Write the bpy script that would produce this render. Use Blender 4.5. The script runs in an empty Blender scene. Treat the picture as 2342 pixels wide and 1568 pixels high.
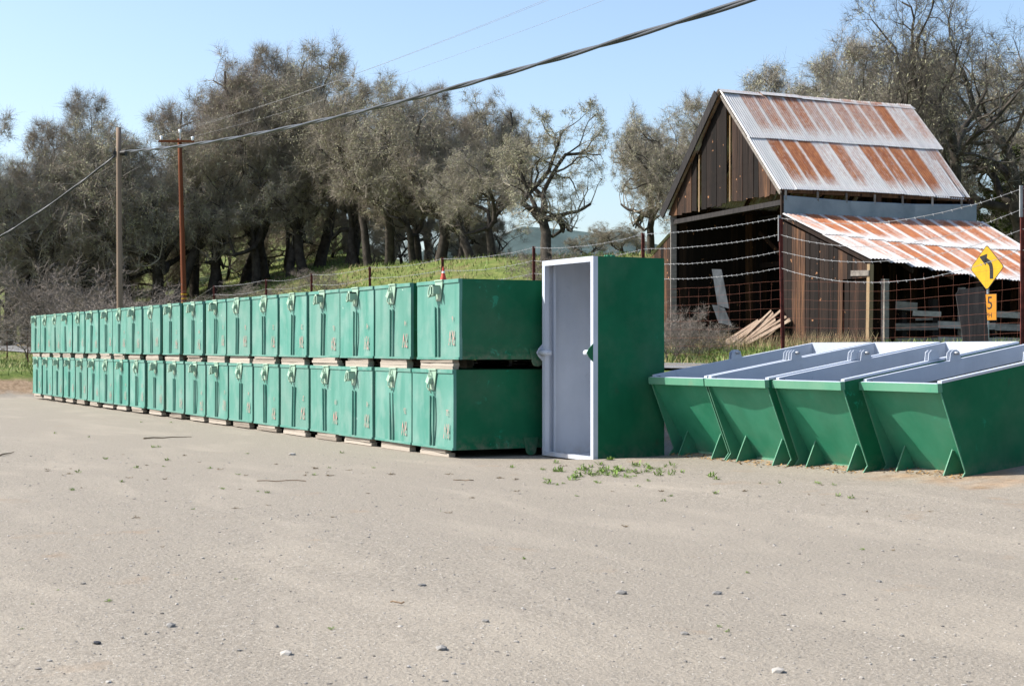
import bpy, math, random
import numpy as np
from mathutils import Vector, Matrix

R = math.radians
rnd = random.Random(11)
scn = bpy.context.scene
COL = scn.collection

# ------------------------------------------------------------------ camera
EYE = 1.62
cam_d = bpy.data.cameras.new('camera')
cam = bpy.data.objects.new('camera', cam_d)
COL.objects.link(cam)
cam.location = (0, 0, EYE)
cam.rotation_euler = (R(90), 0, 0)
cam_d.sensor_width = 23.6
cam_d.lens = 34.97
cam_d.shift_y = 0.00683
cam_d.clip_start = 0.1
cam_d.clip_end = 5000
cam_d.dof.use_dof = True
cam_d.dof.focus_distance = 21.5
cam_d.dof.aperture_fstop = 5.6
scn.camera = cam

# ------------------------------------------------------------------ sky, sun, exposure
SUN = Vector((-1.19, 0.094, 1.1)).normalized()          # towards the sun
SUN_EL = math.asin(SUN.z)
SUN_AZ = math.atan2(SUN.x, SUN.y)
world = bpy.data.worlds.new('World')
scn.world = world
world.use_nodes = True
wn = world.node_tree
wn.nodes.clear()
w_out = wn.nodes.new('ShaderNodeOutputWorld')
w_bg = wn.nodes.new('ShaderNodeBackground')
w_sky = wn.nodes.new('ShaderNodeTexSky')
w_sky.sky_type = 'NISHITA'
w_sky.sun_disc = False
w_sky.sun_elevation = SUN_EL
w_sky.sun_rotation = SUN_AZ
w_sky.altitude = 300
w_sky.air_density = 1.0
w_sky.dust_density = 2.2
w_sky.ozone_density = 2.0
w_bg.inputs['Strength'].default_value = 0.13
wn.links.new(w_sky.outputs[0], w_bg.inputs[0])
wn.links.new(w_bg.outputs[0], w_out.inputs[0])
sun_d = bpy.data.lights.new('sun', 'SUN')
sun_d.energy = 5.0
sun_d.angle = R(0.5)
sun_d.color = (1.0, 0.95, 0.87)
sun = bpy.data.objects.new('sun', sun_d)
COL.objects.link(sun)
sun.rotation_euler = SUN.to_track_quat('Z', 'Y').to_euler()
scn.view_settings.view_transform = 'Standard'
scn.view_settings.look = 'None'
scn.view_settings.exposure = 0.85
scn.view_settings.gamma = 1.0
scn.view_settings.use_curve_mapping = False
scn.cycles.max_bounces = 4
scn.cycles.diffuse_bounces = 2
scn.cycles.transparent_max_bounces = 4

# ------------------------------------------------------------------ yard coordinates
# the row of bins runs along D (away and to the left); B points behind the row
O0 = Vector((-0.856, 22.67, 0))
DV = Vector((-0.477, 0.879, 0)).normalized()
BV = Vector((0.879, 0.477, 0)).normalized()
ROW_ROT = math.atan2(-0.879, 0.477)          # local x = -DV, local y = BV


def yard(b, d, z=0.0):
    return O0 + BV * b + DV * d + Vector((0, 0, z))


def to_bd(x, y):
    px, py = x - O0.x, y - O0.y
    return px * BV.x + py * BV.y, px * DV.x + py * DV.y


def ray(u, dist, v=None):
    """a point dist metres out from the photographer at bearing u (and height v)"""
    x = (u - 1171) / 3470 * dist
    return Vector((x, dist, 0 if v is None else EYE + (800 - v) / 3470 * dist))


def sm(a, b, x):
    t = min(1.0, max(0.0, (x - a) / (b - a)))
    return t * t * (3 - 2 * t)


def ground_z(x, y):
    b, d = to_bd(x, y)
    return ground_bd(b, d)


def ground_bd(b, d):
    right = 1 - sm(-1.9, -1.0, d)
    z = 0.07 * right * sm(-1.0, 1.8, b)
    z += 0.03 * math.sin(b * 0.31 + 1.0) * math.sin(d * 0.23) * sm(-2.5, -7, b)
    # ground climbs behind the bins up to the verge
    zr = 1.2 + 0.015 * max(0.0, d - 40) - 0.3 * sm(30, 60, d) * (1 - sm(8, 13, b))
    if right > 0:
        up = right * (0.10 * max(0.0, min(b, 5.6) - 2.4)) + 0
    else:
        up = 0
    k = sm(5.3, 7.8, b) if right > 0.5 else sm(3.4, 7.4, b)
    z = (z + up) * (1 - k) + (zr - 0.22 * (1 - sm(7.2, 8.3, b))) * k
    # cut bank beyond the far end of the row
    kb = sm(33.2, 36.0, d) * (1 - k)
    z = z * (1 - kb) + (0.85 + 0.012 * (d - 36)) * kb
    # field and hill beyond the road
    if b > 14:
        z += 0.5 * sm(14, 20, b)
        w = sm(24, 58, d)
        px, py = O0.x + BV.x * b + DV.x * d, O0.y + BV.y * b + DV.y * d
        left = 1 - sm(-0.13, -0.06, px / max(py, 1.0))
        h = 0.31 * min(b - 14, 16) + (0.05 + 0.24 * left) * max(0, min(b - 30, 70))
        z += w * h * sm(14, 19, b)
    return z


# ------------------------------------------------------------------ mesh helpers
class MB:
    def __init__(self):
        self.v, self.f, self.m = [], [], []

    def add(self, vs, fs, mi=0):
        n = len(self.v)
        self.v += [tuple(q) for q in vs]
        for f in fs:
            self.f.append(tuple(i + n for i in f))
            self.m.append(mi)

    def box(self, lo, hi, mi=0):
        x0, y0, z0 = lo
        x1, y1, z1 = hi
        self.add([(x0, y0, z0), (x1, y0, z0), (x1, y1, z0), (x0, y1, z0), (x0, y0, z1), (x1, y0, z1), (x1, y1, z1), (x0, y1, z1)],
                 [(0, 3, 2, 1), (4, 5, 6, 7), (0, 1, 5, 4), (1, 2, 6, 5), (2, 3, 7, 6), (3, 0, 4, 7)], mi)

    def beam(self, a, b, w, h, up=(0, 0, 1), mi=0, w2=None, h2=None):
        """rectangular bar from a to b, w wide, h high"""
        a, b = Vector(a), Vector(b)
        t = (b - a).normalized()
        u = Vector(up)
        s = t.cross(u)
        if s.length < 1e-4:
            s = t.cross(Vector((1, 0, 0)))
        s.normalize()
        u = s.cross(t)
        w2 = w if w2 is None else w2
        h2 = h if h2 is None else h2
        vs = []
        for p, ww, hh in ((a, w, h), (b, w2, h2)):
            for i, j in ((-1, -1), (1, -1), (1, 1), (-1, 1)):
                vs.append(p + s * (i * ww / 2) + u * (j * hh / 2))
        self.add(vs, [(0, 1, 2, 3), (7, 6, 5, 4), (0, 4, 5, 1), (1, 5, 6, 2), (2, 6, 7, 3), (3, 7, 4, 0)], mi)

    def prism(self, poly, d, mi=0):
        """closed polygon of 3D points pushed along vector d"""
        n = len(poly)
        d = Vector(d)
        vs = [Vector(p) for p in poly] + [Vector(p) + d for p in poly]
        fs = [tuple(range(n - 1, -1, -1)), tuple(range(n, 2 * n))]
        fs += [(i, (i + 1) % n, n + (i + 1) % n, n + i) for i in range(n)]
        self.add(vs, fs, mi)

    def tube(self, pts, rad, k=6, mi=0, caps=True):
        pts = [Vector(p) for p in pts]
        n = len(pts)
        rads = rad if isinstance(rad, (list, tuple)) else [rad] * n
        vs, prev = [], None
        for i, p in enumerate(pts):
            t = (pts[min(i + 1, n - 1)] - pts[max(i - 1, 0)]).normalized()
            if prev is None:
                a = Vector((0, 0, 1)) if abs(t.z) < 0.9 else Vector((1, 0, 0))
                s = t.cross(a).normalized()
            else:
                s = (prev - t * prev.dot(t)).normalized()
            prev = s
            u = t.cross(s)
            for j in range(k):
                an = 2 * math.pi * j / k
                vs.append(p + (s * math.cos(an) + u * math.sin(an)) * rads[i])
        fs = []
        for i in range(n - 1):
            for j in range(k):
                fs.append((i * k + j, i * k + (j + 1) % k, (i + 1) * k + (j + 1) % k, (i + 1) * k + j))
        if caps:
            fs.append(tuple(range(k - 1, -1, -1)))
            fs.append(tuple((n - 1) * k + j for j in range(k)))
        self.add(vs, fs, mi)

    def mesh(self, name, mats, smooth=False):
        me = bpy.data.meshes.new(name)
        me.from_pydata(self.v, [], self.f)
        for m in (mats if isinstance(mats, (list, tuple)) else [mats]):
            me.materials.append(m)
        if any(self.m):
            me.polygons.foreach_set('material_index', self.m)
        if smooth:
            me.polygons.foreach_set('use_smooth', [True] * len(me.polygons))
        me.update()
        return me


def np_mesh(name, verts, faces, mats, midx=None, smooth=False):
    """verts (n,3), faces (m,k) all of one size"""
    me = bpy.data.meshes.new(name)
    nv, (nf, k) = len(verts), faces.shape
    me.vertices.add(nv)
    me.vertices.foreach_set('co', np.ascontiguousarray(verts, dtype=np.float32).ravel())
    me.loops.add(nf * k)
    me.loops.foreach_set('vertex_index', np.ascontiguousarray(faces, dtype=np.int32).ravel())
    me.polygons.add(nf)
    me.polygons.foreach_set('loop_start', np.arange(0, nf * k, k, dtype=np.int32))
    me.polygons.foreach_set('loop_total', np.full(nf, k, dtype=np.int32))
    for m in mats:
        me.materials.append(m)
    if midx is not None:
        me.polygons.foreach_set('material_index', np.asarray(midx, dtype=np.int32))
    me.polygons.foreach_set('use_smooth', np.full(nf, smooth, dtype=bool))
    me.update(calc_edges=True)
    me.validate()
    return me


def obj(name, data, parent=None, loc=(0, 0, 0), rot=None, mat=None, **props):
    o = bpy.data.objects.new(name, data)
    COL.objects.link(o)
    if parent is not None:
        o.parent = parent
    if mat is not None:
        o.matrix_basis = mat
    else:
        o.location = loc
        if rot is not None:
            o.rotation_euler = rot
    for k, v in props.items():
        o[k] = v
    return o


def thing(name, label, cat, loc=(0, 0, 0), rz=0.0, group=None, rot=None):
    o = obj(name, None, None, loc, rot or (0, 0, rz), label=label, category=cat)
    o.empty_display_size = 0.1
    if group:
        o['group'] = group
    return o


def tag(o, label, cat, group=None):
    o['label'] = label
    o['category'] = cat
    if group:
        o['group'] = group
    return o


# ------------------------------------------------------------------ material helpers
class NT:
    def __init__(self, name, rough=0.8, spec=0.3, metal=0.0):
        self.mat = bpy.data.materials.new(name)
        self.mat.use_nodes = True
        self.t = self.mat.node_tree
        self.b = self.t.nodes['Principled BSDF']
        self.b.inputs['Roughness'].default_value = rough
        self.b.inputs['Specular IOR Level'].default_value = spec
        self.b.inputs['Metallic'].default_value = metal
        self._co = None

    def n(self, kind, **kw):
        x = self.t.nodes.new('ShaderNode' + kind)
        for k, v in kw.items():
            setattr(x, k, v)
        return x

    def link(self, a, b):
        self.t.links.new(a, b)

    def inp(self, node, key, val):
        if hasattr(val, 'is_linked'):
            self.link(val, node.inputs[key])
        else:
            node.inputs[key].default_value = val

    def co(self):
        """object coordinates shifted by a random amount per object"""
        if self._co is None:
            tc = self.n('TexCoord')
            oi = self.n('ObjectInfo')
            mul = self.n('MATH', operation='MULTIPLY') if False else self.n('Math', operation='MULTIPLY')
            self.link(oi.outputs['Random'], mul.inputs[0])
            mul.inputs[1].default_value = 37.0
            va = self.n('VectorMath', operation='ADD')
            self.link(tc.outputs['Object'], va.inputs[0])
            self.link(mul.outputs[0], va.inputs[1])
            self._co, self.tc, self.oi = va.outputs[0], tc, oi
        return self._co

    def scaled(self, s, co=None):
        mp = self.n('Mapping')
        self.link(co or self.co(), mp.inputs['Vector'])
        mp.inputs['Scale'].default_value = s
        return mp.outputs[0]

    def noise(self, scale, detail=4, rough=0.55, vec=None, dist=0.0):
        x = self.n('TexNoise')
        self.link(vec or self.co(), x.inputs['Vector'])
        x.inputs['Scale'].default_value = scale
        x.inputs['Detail'].default_value = detail
        x.inputs['Roughness'].default_value = rough
        x.inputs['Distortion'].default_value = dist
        return x.outputs['Fac']

    def ramp(self, fac, stops):
        x = self.n('ValToRGB')
        self.link(fac, x.inputs[0])
        els = x.color_ramp.elements
        while len(els) < len(stops):
            els.new(0.5)
        for e, (p, c) in zip(els, stops):
            e.position = p
            e.color = (c, c, c, 1) if not isinstance(c, (tuple, list)) else (*c, 1)
        return x.outputs[0]

    def mix(self, fac, a, b, mode='MIX'):
        x = self.n('Mix', data_type='RGBA', blend_type=mode)
        self.inp(x, 0, fac)
        for key, v in ((6, a), (7, b)):
            if hasattr(v, 'is_linked'):
                self.link(v, x.inputs[key])
            else:
                x.inputs[key].default_value = (*v, 1) if len(v) == 3 else v
        return x.outputs[2]

    def math(self, op, a, b=0.0, clamp=False):
        x = self.n('Math', operation=op, use_clamp=clamp)
        self.inp(x, 0, a)
        self.inp(x, 1, b)
        return x.outputs[0]

    def attr(self, name):
        x = self.n('Attribute', attribute_type='OBJECT', attribute_name=name)
        return x.outputs['Fac']

    def color(self, c):
        self.inp(self.b, 'Base Color', c if hasattr(c, 'is_linked') else (*c, 1))

    def bump(self, h, strength=0.3, dist=0.02):
        x = self.n('Bump')
        x.inputs['Strength'].default_value = strength
        x.inputs['Distance'].default_value = dist
        self.link(h, x.inputs['Height'])
        self.link(x.outputs[0], self.b.inputs['Normal'])


def mat_paint(name, c0, c1, scuff, dark, rough=0.5, streak=0.5, rust=0.0, spec=0.25, thr=0.61):
    m = NT(name, rough, spec)
    base = m.mix(m.ramp(m.noise(1.6, 5, 0.6), [(0.35, 0.0), (0.7, 1.0)]), c0, c1)
    st = m.ramp(m.noise(1.0, 4, 0.6, m.scaled((5, 5, 0.7))), [(0.35, 0.0), (0.75, streak)])
    base = m.mix(st, base, c1)
    sc = m.ramp(m.noise(6.5, 6, 0.68, dist=0.8), [(thr, 0.0), (thr + 0.03, 1.0)])
    sc2 = m.ramp(m.noise(1.3, 2, 0.5), [(0.54, 0.0), (0.64, 0.6)])
    base = m.mix(m.math('MULTIPLY', sc, sc2), base, scuff)
    sd = m.ramp(m.noise(2.3, 6, 0.65, m.scaled((1.3, 1.1, 1.0))), [(0.66, 0.0), (0.78, 0.8)])
    base = m.mix(m.math('MULTIPLY', sd, 0.7), base, dark)
    sz = m.n('SeparateXYZ')
    m.link(m.tc.outputs['Object'], sz.inputs[0])
    lowz = m.ramp(sz.outputs['Z'], [(0.0, 0.5), (0.08, 0.2), (0.25, 0.0)])
    spl = m.ramp(m.noise(7.0, 6, 0.7), [(0.42, 0.0), (0.62, 1.0)])
    base = m.mix(m.math('MULTIPLY', lowz, spl), base, (0.26, 0.22, 0.17))
    film = m.ramp(m.noise(0.9, 5, 0.65), [(0.45, 0.0), (0.75, 0.14)])
    base = m.mix(film, base, (0.24, 0.23, 0.19))
    if rust:
        rs = m.ramp(m.noise(4.5, 7, 0.7), [(0.70, 0.0), (0.73, 1.0)])
        rs2 = m.ramp(m.noise(0.7, 2, 0.5), [(0.58, 0.0), (0.64, rust)])
        base = m.mix(m.math('MULTIPLY', rs, rs2), base, (0.16, 0.06, 0.035))
    m.color(base)
    m.inp(m.b, 'Roughness', m.ramp(m.noise(6, 4), [(0.3, rough - 0.08), (0.7, rough + 0.12)]))
    m.bump(m.noise(2.2, 3), 0.12, 0.02)
    return m.mat


M = {}


def build_materials():
    # sun-bleached mint face of the stacked bins
    m = NT('bleached mint paint', 0.6, 0.3)
    oi_n = m.co()
    c0, c1, c2 = (0.062, 0.218, 0.172), (0.118, 0.272, 0.228), (0.030, 0.184, 0.138)
    base = m.mix(m.ramp(m.noise(1.3, 4, 0.6), [(0.35, 0.0), (0.7, 1.0)]), c0, c1)
    base = m.mix(m.ramp(m.noise(1.0, 4, 0.6, m.scaled((3.5, 3.5, 0.5))), [(0.46, 0.0), (0.66, 0.85)]), base, c2)
    # chalky bloom in soft clouds
    base = m.mix(m.ramp(m.noise(2.4, 3, 0.5, m.scaled((1.2, 1.2, 0.8))), [(0.48, 0.0), (0.68, 0.65)]), base, (0.180, 0.295, 0.255))
    # dull per-bin difference
    base = m.mix(m.math('MULTIPLY', m.oi.outputs['Random'], 0.5), base, (0.105, 0.205, 0.165))
    rs = m.ramp(m.noise(5.5, 7, 0.7), [(0.66, 0.0), (0.70, 1.0)])
    rs2 = m.ramp(m.noise(0.8, 2, 0.5), [(0.60, 0.0), (0.66, 0.9)])
    base = m.mix(m.math('MULTIPLY', rs, rs2), base, (0.19, 0.08, 0.05))
    sp = m.ramp(m.noise(9, 3, 0.5), [(0.74, 0.0), (0.77, 0.7)])
    base = m.mix(sp, base, (0.46, 0.58, 0.50))
    m.color(base)
    m.bump(m.noise(1.7, 2), 0.25, 0.03)
    M['mint'] = m.mat
    M['green_scuffed'] = mat_paint('scraped dark green paint', (0.0055, 0.095, 0.043), (0.010, 0.125, 0.058), (0.016, 0.27, 0.16), (0.034, 0.058, 0.036), 0.6, 0.5, spec=0.10, thr=0.585, rust=0.5)
    M['green'] = mat_paint('dark green paint', (0.0055, 0.095, 0.043), (0.010, 0.125, 0.058), (0.014, 0.25, 0.145), (0.022, 0.068, 0.040), 0.6, 0.5, spec=0.10)
    M['green_hopper'] = mat_paint('mid green paint', (0.022, 0.175, 0.095), (0.042, 0.235, 0.140), (0.022, 0.40, 0.23), (0.055, 0.175, 0.110), 0.42, 0.6)
    M['green_edge'] = mat_paint('worn pale green paint', (0.055, 0.215, 0.135), (0.10, 0.255, 0.165), (0.03, 0.22, 0.13), (0.20, 0.16, 0.10), 0.55, 0.8, 0.9)
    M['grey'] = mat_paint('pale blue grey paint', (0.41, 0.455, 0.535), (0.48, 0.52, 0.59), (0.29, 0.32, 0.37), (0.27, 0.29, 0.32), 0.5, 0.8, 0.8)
    M['grey_inner'] = mat_paint('darker inner grey paint', (0.13, 0.165, 0.175), (0.19, 0.225, 0.24), (0.10, 0.13, 0.12), (0.12, 0.11, 0.09), 0.6, 0.8, 0.9)  # darker grey for the hopper lining below the rims
    M['latch'] = mat_paint('weathered latch paint', (0.24, 0.38, 0.28), (0.30, 0.43, 0.34), (0.14, 0.30, 0.22), (0.25, 0.20, 0.12), 0.6, 0.6, 0.8)
    m = NT('faded red lettering', 0.7, 0.2)
    m.color(m.mix(m.ramp(m.noise(14, 4, 0.6), [(0.40, 0.0), (0.62, 1.0)]), (0.20, 0.27, 0.22), (0.50, 0.21, 0.19)))
    M['letter'] = m.mat

    def wood(name, stops, stretch=(14, 14, 1.2), lit_knots=True, var=0.5, rough=0.85):
        m = NT(name, rough, 0.15)
        g = m.noise(1.0, 6, 0.65, m.scaled(stretch))
        f = m.math('ADD', m.math('MULTIPLY', g, 1.0 - var * 0.6), m.math('MULTIPLY', m.oi.outputs['Random'], var * 0.6))
        c = m.ramp(f, stops)
        if lit_knots:
            k = m.ramp(m.noise(5.0, 2, 0.5), [(0.70, 0.0), (0.74, 1.0)])  # sunlight caught on the knots, painted in as bright spots
            c = m.mix(k, c, tuple(min(1, 1.6 * q) for q in stops[-1][1]))
        m.color(c)
        m.bump(g, 0.5, 0.01)
        return m.mat
    M['timber'] = wood('weathered dunnage timber', [(0.25, (0.15, 0.125, 0.10)), (0.5, (0.31, 0.27, 0.225)), (0.75, (0.43, 0.385, 0.33))], (1.5, 14, 14), False, 0.5)
    M['plank'] = wood('dark weathered barn board', [(0.22, (0.006, 0.005, 0.0045)), (0.45, (0.016, 0.011, 0.009)), (0.62, (0.046, 0.027, 0.019)), (0.82, (0.17, 0.085, 0.043))], (16, 16, 0.9), True, 0.75)
    M['plank_light'] = wood('tan board and lit strip', [(0.2, (0.11, 0.075, 0.042)), (0.5, (0.22, 0.155, 0.09)), (0.8, (0.32, 0.24, 0.15))], (16, 16, 0.9), False, 0.4)
    M['rail'] = wood('grey weathered rail', [(0.2, (0.07, 0.06, 0.055)), (0.5, (0.20, 0.18, 0.16)), (0.8, (0.42, 0.38, 0.34))], (1.5, 10, 10), False, 0.6)
    M['pole'] = wood('grey tan pole wood', [(0.2, (0.12, 0.085, 0.06)), (0.5, (0.21, 0.155, 0.115)), (0.8, (0.32, 0.25, 0.19))], (12, 12, 0.4), False, 0.3)
    M['pole_red'] = wood('reddish creosoted pole wood', [(0.2, (0.07, 0.022, 0.012)), (0.5, (0.16, 0.05, 0.022)), (0.8, (0.26, 0.10, 0.05))], (12, 12, 0.4), False, 0.3)
    M['black_wood'] = wood('blackened old wood', [(0.2, (0.012, 0.011, 0.011)), (0.5, (0.028, 0.026, 0.026)), (0.8, (0.06, 0.052, 0.05))], (12, 12, 0.8), False, 0.3)

    # corrugated roof iron, rust amount is a property of each sheet
    m = NT('galvanised roof iron', 0.5, 0.4, 0.25)
    co = m.co()
    amt = m.attr('rust')
    sep = m.n('SeparateXYZ')
    m.link(m.tc.outputs['Object'], sep.inputs[0])
    run = m.math('DIVIDE', sep.outputs['Y'], m.attr('run'))
    prof = m.ramp(run, [(0.02, 0.75), (0.10, 1.0), (0.68, 0.92), (0.86, 0.45), (0.97, 0.0)])
    lap = m.ramp(m.math('DIVIDE', sep.outputs['X'], m.attr('wide')), [(0.03, 0.3), (0.14, 1.0), (0.86, 1.0), (0.97, 0.3)])
    streak = m.noise(1.0, 5, 0.62, m.scaled((9, 0.9, 1)))
    fine = m.noise(9.0, 6, 0.75)
    f = m.math('ADD', m.math('MULTIPLY', streak, 0.75), m.math('MULTIPLY', fine, 0.75))
    f = m.math('ADD', m.math('SUBTRACT', f, 0.66), m.math('MULTIPLY', m.math('MULTIPLY', amt, prof), lap))
    f = m.ramp(f, [(0.30, 0.0), (0.55, 0.5), (0.85, 1.0)])
    rustc = m.ramp(m.noise(3.0, 5, 0.6, m.scaled((3, 1, 1))), [(0.3, (0.20, 0.062, 0.026)), (0.6, (0.34, 0.125, 0.050)), (0.8, (0.44, 0.20, 0.09))])
    zinc = m.ramp(m.noise(2.0, 4, 0.6, m.scaled((4, 0.6, 1))), [(0.3, (0.48, 0.47, 0.46)), (0.7, (0.62, 0.60, 0.575))])
    m.color(m.mix(f, zinc, rustc))
    m.inp(m.b, 'Metallic', m.math('SUBTRACT', 0.25, m.math('MULTIPLY', f, 0.25)))
    m.inp(m.b, 'Roughness', m.math('ADD', 0.48, m.math('MULTIPLY', f, 0.4)))
    M['roof'] = m.mat
    m = NT('dull galvanised cladding', 0.5, 0.4, 0.35)
    m.color(m.ramp(m.noise(1.5, 5, 0.6), [(0.3, (0.16, 0.19, 0.22)), (0.7, (0.26, 0.29, 0.32))]))
    M['zinc'] = m.mat
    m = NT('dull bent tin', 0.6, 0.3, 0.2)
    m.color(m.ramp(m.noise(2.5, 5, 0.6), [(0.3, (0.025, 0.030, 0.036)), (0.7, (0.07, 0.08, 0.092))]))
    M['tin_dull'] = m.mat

    # gravel yard, verge soil, meadow
    m = NT('ground', 0.95, 0.1)
    m.co()
    o = m.tc.outputs['Object']
    sep = m.n('SeparateXYZ')
    m.link(o, sep.inputs[0])
    bb, dd = sep.outputs['Y'], sep.outputs['X']           # mesh is laid out as x = -d, y = b
    fine = m.noise(38.0, 4, 0.75, o)
    mid = m.noise(5.0, 5, 0.65, o)
    big = m.noise(0.35, 4, 0.6, m.scaled((1.0, 0.55, 1), o))
    pale = m.noise(0.8, 5, 0.6, m.scaled((0.35, 1.3, 1), o), 0.6)
    g = m.ramp(fine, [(0.30, (0.085, 0.075, 0.062)), (0.43, (0.222, 0.197, 0.160)), (0.57, (0.295, 0.263, 0.218)), (0.70, (0.46, 0.43, 0.375))])
    grain = m.noise(70.0, 3, 0.7, o)
    g = m.mix(m.ramp(grain, [(0.30, 0.75), (0.44, 0.0)]), g, (0.105, 0.090, 0.075))
    g = m.mix(m.ramp(grain, [(0.58, 0.0), (0.72, 0.75)]), g, (0.47, 0.435, 0.385))
    g = m.mix(m.ramp(mid, [(0.3, 0.0), (0.72, 0.45)]), g, (0.212, 0.189, 0.158))
    g = m.mix(m.ramp(big, [(0.35, 0.0), (0.65, 0.35)]), g, (0.245, 0.219, 0.184))
    g = m.mix(m.ramp(pale, [(0.50, 0.0), (0.76, 0.45)]), g, (0.365, 0.322, 0.262))
    speck = m.ramp(m.noise(40.0, 2, 0.5, o), [(0.70, 0.0), (0.73, 0.8)])
    g = m.mix(speck, g, (0.55, 0.53, 0.49))
    dspeck = m.ramp(m.noise(33.0, 2, 0.5, m.scaled((1, 1, 1.7), o)), [(0.27, 0.8), (0.30, 0.0)])
    g = m.mix(dspeck, g, (0.07, 0.062, 0.055))
    soil = m.ramp(m.noise(6, 5, 0.7, o), [(0.3, (0.17, 0.115, 0.070)), (0.7, (0.36, 0.265, 0.18))])
    grass = m.ramp(m.noise(2.6, 5, 0.7, o), [(0.28, (0.046, 0.066, 0.017)), (0.5, (0.098, 0.135, 0.032)), (0.72, (0.180, 0.200, 0.062))])
    dry = m.ramp(m.noise(0.30, 5, 0.7, o), [(0.45, 0.0), (0.62, 0.7)])
    grass = m.mix(dry, grass, (0.150, 0.125, 0.062))
    wob = m.math('MULTIPLY', m.math('SUBTRACT', m.noise(0.9, 4, 0.6, o), 0.5), 2.2)
    height = sep.outputs['Z']
    hz = m.math('ADD', height, m.math('MULTIPLY', wob, 0.28))
    s1 = m.ramp(hz, [(0.10, 0.0), (0.22, 1.0)])
    s2 = m.ramp(hz, [(0.50, 0.0), (0.66, 1.0)])
    c = m.mix(s1, g, soil)
    c = m.mix(s2, c, grass)
    m.color(c)
    hh = m.math('ADD', m.math('MULTIPLY', fine, 0.6), m.math('MULTIPLY', mid, 0.8))
    m.bump(hh, 0.8, 0.03)
    M['ground'] = m.mat
    m = NT('asphalt', 0.9, 0.2)
    m.color(m.ramp(m.noise(30, 4, 0.7), [(0.3, (0.10, 0.10, 0.105)), (0.7, (0.19, 0.19, 0.19))]))
    M['asphalt'] = m.mat

    def flat(key, name, c, rough=0.6, spec=0.3, metal=0.0, vary=0.25, scale=6.0):
        m = NT(name, rough, spec, metal)
        lo = tuple(q * (1 - vary) for q in c)
        hi = tuple(min(1, q * (1 + vary)) for q in c)
        m.color(m.ramp(m.noise(scale, 4, 0.6), [(0.3, lo), (0.7, hi)]))
        M[key] = m.mat
    flat('road_yellow', 'yellow road paint', (0.55, 0.36, 0.06), 0.8)
    flat('road_white', 'white road paint', (0.6, 0.6, 0.58), 0.8)
    flat('tpost', 'rust red post paint', (0.105, 0.022, 0.015), 0.7, vary=0.5, scale=14)
    flat('wire', 'galvanised wire', (0.30, 0.30, 0.30), 0.5, 0.4, 0.3)
    flat('wire_rust', 'rusty net wire', (0.15, 0.055, 0.035), 0.8)
    flat('cable', 'grey cable sheath', (0.030, 0.034, 0.040), 0.42, 0.5)
    flat('black', 'black fittings', (0.015, 0.015, 0.016), 0.5)
    flat('ceramic', 'white insulator', (0.75, 0.78, 0.8), 0.25, 0.5, vary=0.05)
    flat('sign_yellow', 'sign yellow', (0.46, 0.27, 0.006), 0.5, vary=0.14, scale=5)
    flat('sign_orange', 'sign orange', (0.42, 0.165, 0.006), 0.5, vary=0.06, scale=3)
    flat('sign_black', 'sign black', (0.012, 0.012, 0.012), 0.5)
    flat('steel', 'dull steel', (0.35, 0.36, 0.37), 0.45, 0.4, 0.5)
    flat('cone', 'faded orange plastic', (0.46, 0.055, 0.028), 0.5, vary=0.35, scale=12)
    flat('band', 'reflective band', (0.75, 0.78, 0.78), 0.4)
    flat('stone_grey', 'grey stone', (0.185, 0.178, 0.168), 0.9, vary=0.5, scale=9)
    flat('stone_pale', 'pale stone', (0.36, 0.34, 0.31), 0.9, vary=0.3, scale=9)
    flat('gravel', 'loose gravel', (0.27, 0.25, 0.225), 0.95, vary=0.6, scale=3)
    flat('twig_dry', 'dry stick', (0.20, 0.14, 0.09), 0.9)
    flat('litter', 'tan straw crumbs', (0.33, 0.20, 0.085), 0.9, vary=0.5, scale=9)
    flat('weed', 'weed leaf', (0.15, 0.235, 0.045), 0.7, vary=0.4, scale=8)
    flat('weed_dry', 'dry weed', (0.17, 0.125, 0.07), 0.8, vary=0.4, scale=8)
    flat('blade', 'grass blade', (0.140, 0.195, 0.046), 0.7, vary=0.5, scale=0.9)
    flat('blade_dry', 'dry grass blade', (0.30, 0.235, 0.125), 0.8, vary=0.4, scale=0.9)
    flat('far_hill', 'far wooded hill', (0.060, 0.085, 0.085), 1.0, 0.0, vary=0.3, scale=0.05)
    flat('bark', 'dark oak bark', (0.058, 0.050, 0.042), 0.95, 0.1, vary=0.5, scale=3)
    flat('bark_grey', 'grey bark', (0.12, 0.11, 0.10), 0.95, 0.1, vary=0.5, scale=3)

    def foliage(key, name, a, b_, c_):
        m = NT(name, 0.9, 0.05)
        m.co()
        col = m.ramp(m.noise(0.55, 3, 0.6), [(0.3, a), (0.7, b_)])
        col = m.mix(m.math('MULTIPLY', m.oi.outputs['Random'], 0.6), col, c_)
        m.color(col)
        M[key] = m.mat
    foliage('twig', 'fine bare twigs', (0.215, 0.196, 0.158), (0.315, 0.288, 0.238), (0.290, 0.235, 0.195))
    foliage('twig_dark', 'dark bare twigs', (0.085, 0.078, 0.065), (0.150, 0.138, 0.115), (0.12, 0.10, 0.085))
    foliage('lichen', 'grey green lichen', (0.310, 0.305, 0.190), (0.470, 0.455, 0.310), (0.320, 0.318, 0.200))
    foliage('brush_twig', 'grey brush twigs', (0.17, 0.150, 0.128), (0.25, 0.22, 0.19), (0.22, 0.18, 0.155))
    foliage('live_leaf', 'dark evergreen leaf', (0.040, 0.056, 0.016), (0.085, 0.105, 0.034), (0.06, 0.075, 0.028))


build_materials()

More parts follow.
